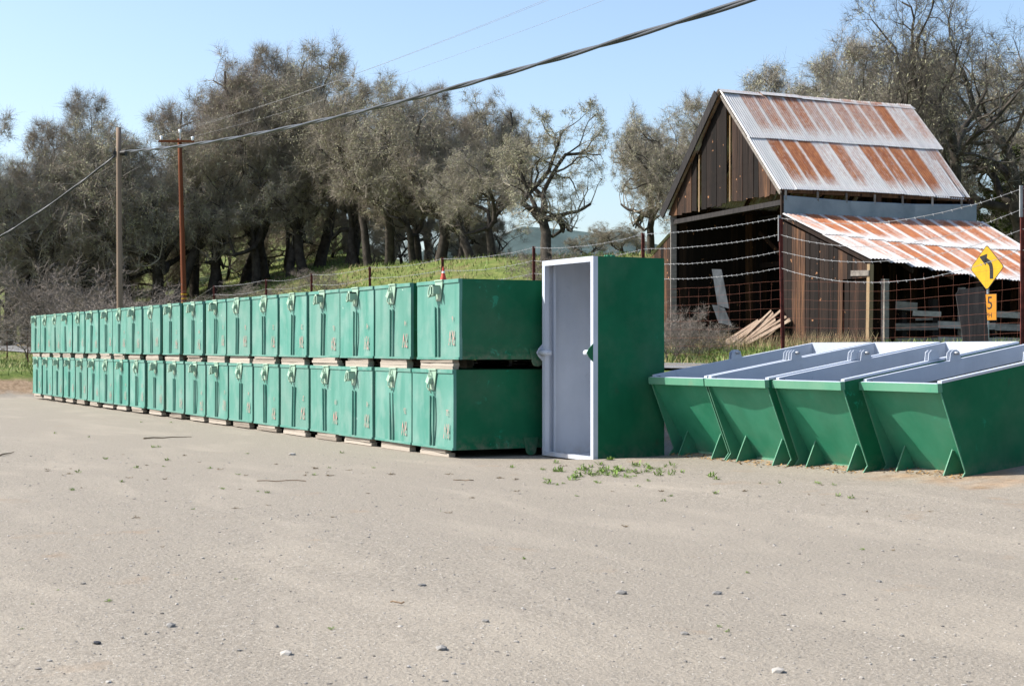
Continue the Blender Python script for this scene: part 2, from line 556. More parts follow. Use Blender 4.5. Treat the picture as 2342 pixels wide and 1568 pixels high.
# ------------------------------------------------------------------ ground, road, far hill
def build_ground():
    def axis(spans):
        out = []
        for a, b, n in spans:
            out += list(np.linspace(a, b, n, endpoint=False))
        return out + [spans[-1][1]]
    bs = axis([(-60, -24, 12), (-24, 2, 52), (2, 9, 28), (9, 15, 12), (15, 40, 25), (40, 120, 20), (120, 700, 10)])
    ds = axis([(-300, -60, 8), (-60, -20, 16), (-20, 4, 48), (4, 32, 40), (32, 38, 24), (38, 100, 50), (100, 260, 20), (260, 900, 10)])
    nz = random.Random(3)
    V = np.zeros((len(ds) * len(bs), 3))
    k = 0
    for d in ds:
        for b in bs:
            z = ground_bd(b, d)
            if b > 4 or d > 33:
                z += 0.05 * (nz.random() - 0.5) * (1 if not 7 < b < 15 else 0)
            V[k] = (-d, b, z)
            k += 1
    nb = len(bs)
    F = []
    for i in range(len(ds) - 1):
        for j in range(nb - 1):
            a = i * nb + j
            F.append((a, a + 1, a + nb + 1, a + nb))
    me = np_mesh('ground', V, np.array(F), [M['ground']], smooth=True)
    o = obj('ground', me, None, O0, (0, 0, ROW_ROT), kind='structure')

    def strip(b0, b1, lift, d0=-70, d1=240, nb=5):
        mb = MB()
        dl = list(np.linspace(d0, d1, 125))
        vs, fs = [], []
        bl = np.linspace(b0, b1, nb)
        for d in dl:
            for b in bl:
                z = max(ground_bd(b, d), ground_bd(8.2, d) * 0 + ground_bd(b, d)) + lift
                vs.append(yard(b, d, z))
        for i in range(len(dl) - 1):
            for j in range(nb - 1):
                a = i * nb + j
                fs.append((a, a + nb, a + nb + 1, a + 1))
        mb.add(vs, fs)
        return mb
    road = strip(8.1, 14.0, 0.06)
    # give the carriageway an edge that drops to the verge
    obj('road', road.mesh('road', M['asphalt'], True), kind='structure')
    for b in (10.95, 11.15):
        obj('road_marking', strip(b, b + 0.1, 0.066, nb=2).mesh('road_marking', M['road_yellow']), kind='structure')
    for b in (8.35, 13.65):
        obj('road_marking', strip(b, b + 0.1, 0.066, nb=2).mesh('road_marking', M['road_white']), kind='structure')
    # far wooded ridge seen through the gap
    mb = MB()
    n = 60
    vs, fs = [], []
    for i in range(n):
        x = -260 + i * 14
        p = 68 * math.exp(-((x - 20) / 150) ** 2) + 26 * math.exp(-((x - 260) / 120) ** 2) + 1.6 * math.sin(i * 1.7) + 1.0 * math.sin(i * 3.1)
        for j, (yy, k) in enumerate(((760, 0), (800, 0.6), (860, 1.0), (980, 0.3), (1100, 0))):
            vs.append((x, yy, 2 + p * k))
    for i in range(n - 1):
        for j in range(4):
            a = i * 5 + j
            fs.append((a, a + 5, a + 6, a + 1))
    mb.add(vs, fs)
    obj('hills', mb.mesh('hills', M['far_hill'], True), kind='structure')


build_ground()

# ------------------------------------------------------------------ stacked bins
W, H, L = 1.445, 1.205, 3.05


def text_mesh(body, size, mat, xs=1.0, name='lettering'):
    cu = bpy.data.curves.new('tmp', 'FONT')
    cu.body = body
    cu.size = size
    cu.align_x = 'CENTER'
    cu.align_y = 'CENTER'
    cu.extrude = 0.0
    cu.resolution_u = 2
    o = bpy.data.objects.new('tmp', cu)
    COL.objects.link(o)
    dg = bpy.context.evaluated_depsgraph_get()
    me = bpy.data.meshes.new_from_object(o.evaluated_get(dg))
    bpy.data.objects.remove(o)
    bpy.data.curves.remove(cu)
    me.name = name
    me.materials.clear()
    me.materials.append(mat)
    for v in me.vertices:
        v.co.x *= xs
    return me


def bin_meshes():
    m = {}
    b = MB()
    # shell: upside-down skip, slightly sprung sheet sides
    b.box((-W / 2, 0.045, 0.0), (W / 2, L, H - 0.012))
    b.box((-W / 2 - 0.012, 0.05, 0.0), (-W / 2, L, 0.09))
    b.box((W / 2, 0.05, 0.0), (W / 2 + 0.012, L, 0.09))
    b.box((-W / 2 + 0.01, 0.03, H - 0.012), (W / 2 - 0.01, L - 0.02, H))
    m['body'] = b.mesh('body', M['green'])
    m['body_worn'] = b.mesh('body', M['green_scuffed'])
    m['front'] = []
    for s in range(5):
        q = random.Random(40 + s)
        nx, nz = 14, 14
        vs, fs = [], []
        px = [q.uniform(-1, 1) for _ in range(6)]
        for i in range(nz + 1):
            for j in range(nx + 1):
                u, v = j / nx, i / nz
                bul = math.sin(math.pi * u) * math.sin(math.pi * v)
                y = -0.020 * bul * px[0] + 0.011 * math.sin(5 * u + 4 * px[1]) * math.sin(4 * v + 3 * px[2]) * bul
                ed = 0.010 * math.sin(math.pi * v) * px[3] if j == 0 else (0.010 * math.sin(math.pi * v) * px[4] if j == nx else 0)
                vs.append((-W / 2 - 0.004 + (W + 0.008) * u + ed, y, v * H))
        for i in range(nz):
            for j in range(nx):
                a = i * (nx + 1) + j
                fs.append((a, a + 1, a + nx + 2, a + nx + 1))
        b = MB()
        b.add(vs, fs)
        n0 = len(vs)
        # folded edges back to the shell
        ring = [j for j in range(nx + 1)] + [i * (nx + 1) + nx for i in range(1, nz + 1)] + [nz * (nx + 1) + j for j in range(nx - 1, -1, -1)] + [i * (nx + 1) for i in range(nz - 1, 0, -1)]
        b.v += [(vs[i][0], 0.05, vs[i][2]) for i in ring]
        k = len(ring)
        for i in range(k):
            b.f.append((ring[i], n0 + i, n0 + (i + 1) % k, ring[(i + 1) % k]))
            b.m.append(0)
        m['front'].append(b.mesh('front_panel', M['mint'], False))
    # seam angle along top and bottom of the face
    b = MB()
    b.box((-W / 2, -0.016, H - 0.055), (W / 2, 0.0, H - 0.003))
    m['top_rail'] = b.mesh('top_rail', M['mint'])
    b = MB()
    b.box((-W / 2, -0.014, 0.0), (W / 2, 0.0, 0.035))
    m['bottom_rail'] = b.mesh('bottom_rail', M['mint'])
    b = MB()
    b.prism([(-0.011, -0.030, 0.0), (0.011, -0.030, 0.0), (0.015, 0.0, -0.02), (-0.015, 0.0, -0.02)], (0, 0, 0.76))
    m['rib'] = b.mesh('rib', M['mint'])
    # strap plate, wide at the top
    b = MB()
    b.prism([(-0.10, -0.018, 0.0), (0.08, -0.018, 0.0), (0.205, -0.034, 0.36), (-0.105, -0.034, 0.36)], (0, 0.016, 0))
    b.box((-0.11, -0.05, 0.345), (0.21, 0.05, 0.368))
    m['strap'] = b.mesh('strap', M['latch'])
    # pull bracket: box with a hook ring on its left
    b = MB()
    b.box((-0.02, -0.17, 0.12), (0.005, -0.018, 0.27))
    b.box((0.075, -0.17, 0.12), (0.10, -0.018, 0.27))
    b.box((-0.02, -0.17, 0.245), (0.10, -0.018, 0.272))
    m['bracket'] = b.mesh('bracket', M['latch'])
    b = MB()
    pts = [(-0.10 + 0.05 * math.cos(a), -0.13 + 0.02 * math.sin(a), 0.18 + 0.10 * math.sin(a)) for a in np.linspace(0, 2 * math.pi, 15)]
    b.tube(pts, 0.016, 6, caps=False)
    b.tube([(-0.14, -0.12, 0.105), (0.03, -0.10, 0.105)], 0.024, 8)
    m['ring'] = b.mesh('hook_ring', M['latch'], True)
    # hanging clamp for the other latch pattern
    b = MB()
    b.prism([(-0.075, -0.12, 0.14), (0.03, -0.12, 0.10), (0.06, -0.10, 0.20), (-0.02, -0.10, 0.25)], (0, 0.09, 0))
    b.tube([(-0.03, -0.09, 0.24), (0.0, -0.05, 0.34), (0.03, -0.09, 0.24)], 0.012, 6)
    m['clamp'] = b.mesh('clamp', M['latch'])
    b = MB()
    b.tube([(-0.03, -0.10, 0.14), (-0.055, -0.09, 0.04), (0.01, -0.08, -0.01), (0.04, -0.09, 0.08), (0.02, -0.10, 0.15)], 0.013, 6)
    b.tube([(0.0, -0.06, 0.02), (0.012, -0.04, -0.06)], 0.012, 6)
    m['link'] = b.mesh('hook_ring', M['latch'], True)
    # rounded carrying lug with pin, mid length of the long side at the rim
    b = MB()
    poly = [(W / 2 + 0.012, 1.19, 0.16), (W / 2 + 0.012, 1.45, 0.16), (W / 2 + 0.012, 1.41, -0.02)]
    poly += [(W / 2 + 0.012, 1.32 + 0.09 * math.cos(a), -0.04 - 0.07 * math.sin(a)) for a in np.linspace(0, math.pi, 7)]
    poly += [(W / 2 + 0.012, 1.23, -0.02)]
    poly = [(x, y, max(z, -0.112)) for x, y, z in poly]
    b.prism(poly, (0.02, 0, 0))
    m['lug'] = b.mesh('lug', M['green'])
    m['rv'] = text_mesh('RV', 0.33, M['letter'], 0.52)
    for t in ('52', '43', '27', '35', '18', '6', '41', '23', '14', '60'):
        m['n' + t] = text_mesh(t, 0.13, M['letter'], 0.7)
    return m


BM = bin_meshes()
UP = [.60, 2.28, 3.80, 5.34, 6.91, 8.56, 10.11, 11.70, 13.37, 15.08, 16.92, 18.63, 20.15, 21.63, 23.16, 24.88, 26.52, 28.04, 29.56, 31.11]
LO = [.745, 2.27, 3.80, 5.30, 6.88, 8.47, 10.03, 11.57, 13.16, 14.80, 16.60, 18.30, 19.90, 21.42, 22.96, 24.60, 26.17, 27.71, 29.31, 30.97]
UB = 'AB AABBB ABBAABAABAABAABBA'.replace(' ', '')
RING_U = {0, 2, 3, 7, 8, 9, 11, 13, 14, 16, 19}
RING_L = {2, 7, 8, 9, 10, 12, 14, 15, 16, 17, 18, 19}
NTH = ['nearest', 'second', 'third', 'fourth', 'fifth', 'sixth', 'seventh', 'eighth', 'ninth', 'tenth', 'eleventh', 'twelfth', 'thirteenth', 'fourteenth', 'fifteenth', 'sixteenth', 'seventeenth', 'eighteenth', 'nineteenth', 'farthest']
NUMS = ['52', '43', '27', '35', '18', '6', '41', '23', '14', '60']
Z_LO, Z_UP = 0.12, 0.12 + 1.205 + 0.15


def far_drop(d):
    return 0.0022 * d


def make_bin(i, tier, d):
    q = random.Random(100 + i + 40 * tier)
    z = (Z_UP if tier else Z_LO) + far_drop(d)
    ring = i in (RING_U if tier else RING_L)
    word = NTH[i]
    place = 'upper tier' if tier else 'lower tier'
    look = 'hook-ring bracket' if ring else 'hanging clamp latch'
    extra = {(0, 1): 'upturned mint steel bin with orange cone on top, nearest of the upper tier',
             (1, 1): 'mint steel bin with brown rust scars by the letters, second from near end, upper tier'}.get((i, tier))
    label = extra or ('faded mint steel bin with %s, %s %s, %s' % (look, word, 'of all' if i in (0, 19) else 'from near end', place))
    p = yard(q.uniform(-0.02, 0.02), d, z)
    t = thing('steel_bin', label, 'bin', p, ROW_ROT + R(q.uniform(-0.7, 0.7)), 'upturned green bins stacked in a row')
    t.rotation_euler[1] = R(q.uniform(-0.25, 0.25))
    if i == 0 and tier:
        t.rotation_euler[2] = ROW_ROT + R(0.4)
    obj('body', BM['body_worn'] if i == 0 else BM['body'], t)
    obj('front_panel', BM['front'][q.randrange(5)], t)
    obj('top_rail', BM['top_rail'], t)
    obj('bottom_rail', BM['bottom_rail'], t)
    cx = -0.02 + q.uniform(-0.05, 0.05)
    lean = q.uniform(-0.055, 0.055)
    for s in (-0.085, 0.03):
        obj('rib', BM['rib'], t, (cx + s + 0.03, 0, 0.045), (0, -lean * 0.8, 0))
    zt = H - 0.362
    st = obj('strap', BM['strap'], t, (cx + 0.02 + lean, 0, zt + 0.045))
    st.scale = (0.88, 0.85, 0.875)
    if ring:
        obj('bracket', BM['bracket'], st)
        obj('hook_ring', BM['ring'], st, (0, 0, 0), (0, R(q.uniform(-25, 25)) * 0.3, 0))
    else:
        obj('clamp', BM['clamp'], st)
        obj('hook_ring', BM['link'], st)
    if i == 0:
        obj('lug', BM['lug'], t)
    # painted letters, upside down like the bin
    lx, lz = 0.50 + q.uniform(-0.04, 0.04), 0.29 + q.uniform(-0.05, 0.05)
    obj('lettering', BM['rv'], t, (lx, -0.018, lz), (R(90), R(180), 0))
    obj('lettering', BM['n' + NUMS[(i * 3 + tier * 5) % 10]], t, (lx + 0.03, -0.018, lz + 0.27), (R(90), R(180), 0))
    return t


def board_mesh(s, n=4):
    q = random.Random(s)
    b = MB()
    ln, w, h = 1.0, 0.10, 1.0
    vs = []
    for k in range(n + 1):
        x = -ln / 2 + ln * k / n
        dz = q.uniform(-0.06, 0.06)
        dy = q.uniform(-0.006, 0.006)
        vs += [(x, -w / 2 + dy, 0 + max(0, dz) * 0.5), (x, w / 2 + dy, 0), (x, w / 2 + dy, h), (x, -w / 2 + dy, h - abs(dz))]
    fs = []
    for k in range(n):
        a = 4 * k
        for j in range(4):
            fs.append((a + j, a + (j + 1) % 4, a + 4 + (j + 1) % 4, a + 4 + j))
    fs += [(3, 2, 1, 0), (4 * n, 4 * n + 1, 4 * n + 2, 4 * n + 3)]
    b.add(vs, fs)
    return b.mesh('board', M['timber'])


BOARDS = [board_mesh(70 + k) for k in range(6)]


def make_timbers(i, tier, d):
    q = random.Random(300 + i + 40 * tier)
    word = {0: 'nearest', 19: 'farthest'}.get(i, NTH[i] + ' from near')
    where = ('between upper and lower bins, %s stack' if tier else 'on the ground under the lower bin, %s stack') % word
    base = (Z_LO + H if tier else 0.0) + far_drop(d)
    gap = 0.15 if tier else 0.12
    t = thing('timber_packing', 'pale weathered packing timbers ' + where, 'timbers', yard(0, d, base), ROW_ROT + R(q.uniform(-1, 1)), 'packing timbers under the bins')
    n = 3 if tier else 2
    hs = [gap / n] * n
    for y in ((0.02, 2.6) if i == 0 else (0.02, 1.0, 2.6)):  # unseen middle boards are added, rear ones lengthened, to block daylight through the gaps
        z = 0.0
        off = q.uniform(-0.08, 0.06)
        ln = q.uniform(1.0, 1.28) if y < 0.5 else (1.12 if i == 0 else 1.42)
        off = off if y < 0.5 else 0.0
        for k in range(n):
            h = hs[k] - 0.001
            o = obj('board', BOARDS[q.randrange(6)], t)
            l2 = ln * (1.0 if k < n - 1 else q.uniform(0.85, 1.0))
            o.location = (off + (ln - l2) * q.uniform(-0.5, 0.5), y + 0.05 + q.uniform(-0.015, 0.015), z)
            o.scale = (l2, q.uniform(0.95, 1.15), h)
            z += hs[k]
    return t


for tier, DS in ((0, LO), (1, UP)):
    for i, d in enumerate(DS):
        make_timbers(i, tier, d)
        make_bin(i, tier, d)

# traffic cone standing on the nearest upper bin
def cone():
    p = yard(0.17, 0.74, Z_UP + H + 0.001)
    t = thing('traffic_cone', 'small faded orange traffic cone on top of the nearest upper bin', 'cone', p)
    t.scale = (0.62, 0.62, 0.62)
    b = MB()
    b.tube([(0, 0, 0.02), (0, 0, 0.20)], [0.085, 0.040], 16)
    b.tube([(0, 0, 0.245), (0, 0, 0.36)], [0.032, 0.012], 16)
    obj('cone_body', b.mesh('cone_body', M['cone'], False), t)
    b = MB()
    b.tube([(0, 0, 0.20), (0, 0, 0.245)], [0.041, 0.033], 16)
    obj('reflective_band', b.mesh('reflective_band', M['band']), t)
    b = MB()
    b.box((-0.12, -0.12, 0), (0.12, 0.12, 0.02))
    obj('base', b.mesh('base', M['cone']), t, (0, 0, 0), (0, 0, 0.5))


cone()

# ------------------------------------------------------------------ bin standing on end
def standing_bin():
    w, dp, h = 1.48, 1.20, 2.95
    p = Vector((1.15, 21.9, 0.02)) + DV * (w / 2 - 0.09)
    t = thing('standing_bin', 'tall green steel bin stood on end, open side showing pale grey inside', 'bin', p, ROW_ROT)
    k = 0.03
    x0, x1 = -w / 2, w / 2
    b = MB()      # outer skin
    b.box((x0, 0.05, 0), (x0 + k / 2, dp, h))
    b.box((x1 - k / 2, 0.05, 0), (x1, dp, h))
    b.box((x0 + k / 2, dp - k / 2, 0), (x1 - k / 2, dp, h))
    b.box((x0 + k / 2, 0.05, h - k / 2), (x1 - k / 2, dp - k / 2, h))
    b.box((x0 + k / 2, 0.05, 0), (x1 - k / 2, dp - k / 2, k / 2))
    obj('shell', b.mesh('shell', M['green_scuffed']), t)
    b = MB()      # lining
    a0, a1, z0, z1, y1 = x0 + k / 2, x1 - k / 2, k / 2, h - k / 2, dp - k / 2
    e = 0.006
    b.box((a0, 0.05, z0), (a0 + e, y1, z1))
    b.box((a1 - e, 0.05, z0), (a1, y1, z1))
    b.box((a0 + e, y1 - e, z0), (a1 - e, y1, z1))
    b.box((a0 + e, 0.05, z1 - e), (a1 - e, y1 - e, z1))
    b.box((a0 + e, 0.05, z0), (a1 - e, y1 - e, z0 + e))
    obj('lining', b.mesh('lining', M['grey']), t)
    # rim frame of box section round the mouth
    f = 0.075
    for lo, hi in (((x0, -0.03, 0), (x0 + f, 0.05, h)), ((x1 - f, -0.03, 0), (x1, 0.05, h)),
                   ((x0 + f, -0.028, h - f), (x1 - f, 0.05, h)), ((x0 + f, -0.028, 0), (x1 - f, 0.05, f * 0.8))):
        b = MB()
        b.box(lo, hi)
        obj('rim', b.mesh('rim', M['grey']), t)
    # inner return strip down the far side
    b = MB()
    b.box((a0 + e, 0.13, 0.05), (a0 + 0.075, 0.16, h - 0.05))
    obj('stiffener', b.mesh('stiffener', M['grey']), t)
    zc = 1.56
    for s in (-1, 1):
        b = MB()
        xx = x0 if s < 0 else x1 - 0.012
        poly = [(xx, -0.03, zc - 0.13), (xx, -0.10, zc - 0.06), (xx, -0.135, zc), (xx, -0.10, zc + 0.06), (xx, -0.03, zc + 0.13)]
        b.prism(poly, (0.012, 0, 0), 0)
        o = obj('lug', b.mesh('lug', [M['grey'] if s < 0 else M['green']]), t)
        b = MB()
        xa = x0 + 0.012 if s < 0 else x1 - 0.012
        b.tube([(xa, -0.075, zc), (xa - s * 0.30 if s < 0 else xa - 0.13, -0.075, zc)], 0.042, 12)
        obj('pin', b.mesh('pin', M['grey'], True), o)
    # latch gear on the end that now faces up
    b = MB()
    b.box((0.02, 0.55, h), (0.12, 0.95, h + 0.018))
    b.box((0.03, 0.60, h + 0.018), (0.055, 0.74, h + 0.07))
    b.box((0.09, 0.60, h + 0.018), (0.115, 0.74, h + 0.07))
    b.tube([(-0.04, 0.67, h + 0.05), (0.14, 0.67, h + 0.05)], 0.02, 8)
    obj('latch', b.mesh('latch', M['green_hopper']), t)
    b = MB()
    b.box((x1 - 0.35, dp - 0.25, -0.02), (x1 - 0.25, dp - 0.02, 0.0))
    obj('foot', b.mesh('foot', M['green']), t)


standing_bin()

# ------------------------------------------------------------------ tipping hoppers
def hopper(k, foot, w, label, tilt=5.2, yaw=0.0):
    """foot: world point of the right front foot tip"""
    t = thing('tipping_hopper', label, 'hopper', foot, ROW_ROT + R(yaw), 'open green hoppers side by side', rot=(R(tilt), 0, ROW_ROT + R(yaw)))
    q = random.Random(500 + k)
    hz, ln = 1.19, 3.05
    rise = 0.20
    # y = 0 at foot tip, lip overhangs by .24
    yl = -0.24
    x1, x0 = 0.0, -w

    def rim(y):
        return hz + rise * (y - yl) / ln
    ye = yl + ln
    s = 0.010
    # side panels
    for side, xx, d in (('left', x0, s), ('right', x1 - s, s)):
        prof = [(yl + 0.012, rim(yl) - 0.10), (0.075, 0.115), (-0.04, 0.0), (0.36, 0.0), (ye - 0.25, 0.0), (ye, 0.12), (ye, rim(ye)), (yl + 0.012, rim(yl) - 0.005)]
        b = MB()
        b.prism([(xx, y, z) for y, z in prof], (d, 0, 0))
        o = obj('side_panel', b.mesh('side_panel', M['green_scuffed'] if side == 'right' else M['green_hopper']), t)
        # worn pale front edge
        b = MB()
        b.beam((xx + s / 2, yl + 0.006, rim(yl) - 0.10), (xx + s / 2, 0.069, 0.115), 0.014, 0.012, (0, 1, 0.3))
        b.beam((xx + s / 2, 0.069, 0.115), (xx + s / 2, -0.046, 0.0), 0.014, 0.012, (0, 1, -0.6))
        obj('worn_edge', b.mesh('worn_edge', M['green_edge']), o)
    # front sheet, set back at the foot, a little buckled
    nx, nz = 16, 10
    vs, fs = [], []
    ph = q.uniform(0, 6)
    for i in range(nz + 1):
        for j in range(nx + 1):
            u, v = j / nx, i / nz
            y = (yl + 0.030) * v + 0.32 * (1 - v)
            wav = math.sin(2 * math.pi * u * 1.15 + ph) * 0.017 * math.sin(math.pi * min(1, v * 1.0)) ** 0.5 * v
            vs.append((x0 + s + (w - 2 * s) * u, y + wav, 0.03 + (rim(yl) - 0.11) * v))
    for i in range(nz):
        for j in range(nx):
            a = i * (nx + 1) + j
            fs.append((a, a + 1, a + nx + 2, a + nx + 1))
    b = MB()
    b.add(vs, fs)
    n0 = len(vs)
    b.add([(x, y + 0.008, z) for x, y, z in vs], [f[::-1] for f in fs])
    obj('front_sheet', b.mesh('front_sheet', M['green_hopper'], True), t)
    # lip
    b = MB()
    b.box((x0 - 0.004, yl - 0.040, rim(yl) - 0.10), (x1 + 0.004, yl + 0.03, rim(yl)))
    b.m = [0] * len(b.m)
    o = obj('lip', b.mesh('lip', [M['green_edge']]), t)
    b = MB()
    b.box((x0 + 0.02, yl - 0.032, rim(yl)), (x1 - 0.02, yl + 0.03, rim(yl) + 0.004))
    obj('lip_top', b.mesh('lip_top', [M['grey']]), o)
    # bottom angle of the front sheet
    b = MB()
    b.box((x0 + 0.30, 0.285, 0.02), (x1 - 0.30, 0.325, 0.055))
    obj('bottom_angle', b.mesh('bottom_angle', M['green_edge']), t)
    # rims: sides and rear, pale grey channel
    for xx in (x0, x1):
        inn = 1 if xx == x0 else -1
        b = MB()
        lo = min(xx, xx + inn * 0.065)
        prof = [(yl + 0.03, rim(yl)), (ye, rim(ye))]
        b.add([(lo, prof[0][0], prof[0][1]), (lo + 0.065, prof[0][0], prof[0][1]), (lo + 0.065, prof[1][0], prof[1][1]), (lo, prof[1][0], prof[1][1]),
               (lo, prof[0][0], prof[0][1] + 0.03), (lo + 0.065, prof[0][0], prof[0][1] + 0.03), (lo + 0.065, prof[1][0], prof[1][1] + 0.03), (lo, prof[1][0], prof[1][1] + 0.03)],
              [(0, 3, 2, 1), (4, 5, 6, 7), (0, 1, 5, 4), (1, 2, 6, 5), (2, 3, 7, 6), (3, 0, 4, 7)])
        # inner skirt of the channel
        xi = xx + inn * 0.065
        b.add([(xi, yl + 0.13, rim(yl + 0.1)), (xi, ye - 0.02, rim(ye)), (xi, ye - 0.02, rim(ye) - 0.17), (xi, yl + 0.13, rim(yl) - 0.17),
               (xi - inn * 0.006, yl + 0.13, rim(yl + 0.1)), (xi - inn * 0.006, ye - 0.02, rim(ye)), (xi - inn * 0.006, ye - 0.02, rim(ye) - 0.17), (xi - inn * 0.006, yl + 0.13, rim(yl) - 0.17)],
              [(0, 1, 2, 3), (4, 5, 6, 7)[::-1], (0, 4, 5, 1), (3, 2, 6, 7)])
        o = obj('side_rim', b.mesh('side_rim', M['grey']), t)
        # lifting lug pair with pin
        yc = yl + ln * 0.50
        zc = rim(yc) + 0.03
        for off in (0.0, 0.062):
            bl = MB()
            xx2 = (xx if inn > 0 else xx - 0.008) + inn * off
            prf = [(xx2, yc - 0.10, zc - 0.012), (xx2, yc - 0.075, zc + 0.095), (xx2, yc - 0.03, zc + 0.125), (xx2, yc + 0.03, zc + 0.125), (xx2, yc + 0.075, zc + 0.095), (xx2, yc + 0.10, zc - 0.012)]
            bl.prism(prf, (0.008, 0, 0))
            obj('lug', bl.mesh('lug', M['grey']), o)
        bl = MB()
        bl.tube([(xx + inn * 0.008, yc, zc + 0.085), (xx + inn * 0.13, yc, zc + 0.085)], 0.022, 10)
        obj('pin', bl.mesh('pin', M['steel'], True), o)
    b = MB()
    b.box((x0 + 0.065, ye - 0.06, rim(ye) - 0.17), (x1 - 0.065, ye, rim(ye) + 0.03))
    obj('rear_rim', b.mesh('rear_rim', M['grey']), t)
    b = MB()
    b.box((x0 + s, ye - 0.012, 0.12), (x1 - s, ye, rim(ye) - 0.17))
    obj('rear_panel', b.mesh('rear_panel', M['green_hopper']), t)
    # inside faces
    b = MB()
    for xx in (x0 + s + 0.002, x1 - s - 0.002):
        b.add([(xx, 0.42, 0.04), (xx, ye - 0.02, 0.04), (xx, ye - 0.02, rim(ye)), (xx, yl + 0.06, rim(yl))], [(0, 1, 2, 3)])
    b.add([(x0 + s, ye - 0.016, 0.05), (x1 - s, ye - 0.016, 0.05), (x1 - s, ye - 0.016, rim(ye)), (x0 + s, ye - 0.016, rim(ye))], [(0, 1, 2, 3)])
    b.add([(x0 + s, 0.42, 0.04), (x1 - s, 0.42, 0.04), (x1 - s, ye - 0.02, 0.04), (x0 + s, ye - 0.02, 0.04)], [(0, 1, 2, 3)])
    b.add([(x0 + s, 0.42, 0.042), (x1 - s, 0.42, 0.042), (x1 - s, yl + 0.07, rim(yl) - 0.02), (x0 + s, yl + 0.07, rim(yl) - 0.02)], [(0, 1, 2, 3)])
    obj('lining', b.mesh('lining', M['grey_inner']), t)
    # skid feet: gusset plates and shoe
    for a, c in ((x0 + s, x0 + 0.27), (x1 - 0.27, x1 - s)):
        gx = c if a == x0 + s else a
        b = MB()
        yb = 0.32 - (0.32 + 0.21) * 0.30
        b.prism([(gx, -0.05, 0.008), (gx, 0.33, 0.008), (gx, yb + 0.004, 0.355)], (0.012 if gx == a else -0.012, 0, 0))
        g = obj('gusset', b.mesh('gusset', M['green_hopper']), t)
        b = MB()
        b.beam((gx, -0.055, 0.008), (gx, yb - 0.01, 0.362), 0.016, 0.010, (0, 1, 0))
        obj('worn_edge', b.mesh('worn_edge', M['green_edge']), g)
        b = MB()
        b.box((a, -0.05, -0.004), (c, 0.31, 0.008))
        obj('shoe', b.mesh('shoe', M['green_edge']), t)
    return t


GZ = 0.065
for k, (fx, fy, w, lab, yaw) in enumerate((
        (2.97, 21.10, 1.34, 'open green hopper half shaded by the tall standing bin', 0.3),
        (3.62, 19.90, 1.33, 'open green hopper second from the tall standing bin', -0.2),
        (4.36, 18.78, 1.33, 'open green hopper third from the tall standing bin, dark gap on its right', 0.2),
        (5.26, 17.74, 1.34, 'open green hopper at the right, broad dark side panel with bright paint patch', 0.0))):
    hopper(k, Vector((fx, fy, GZ)), w, lab, 5.2, yaw)

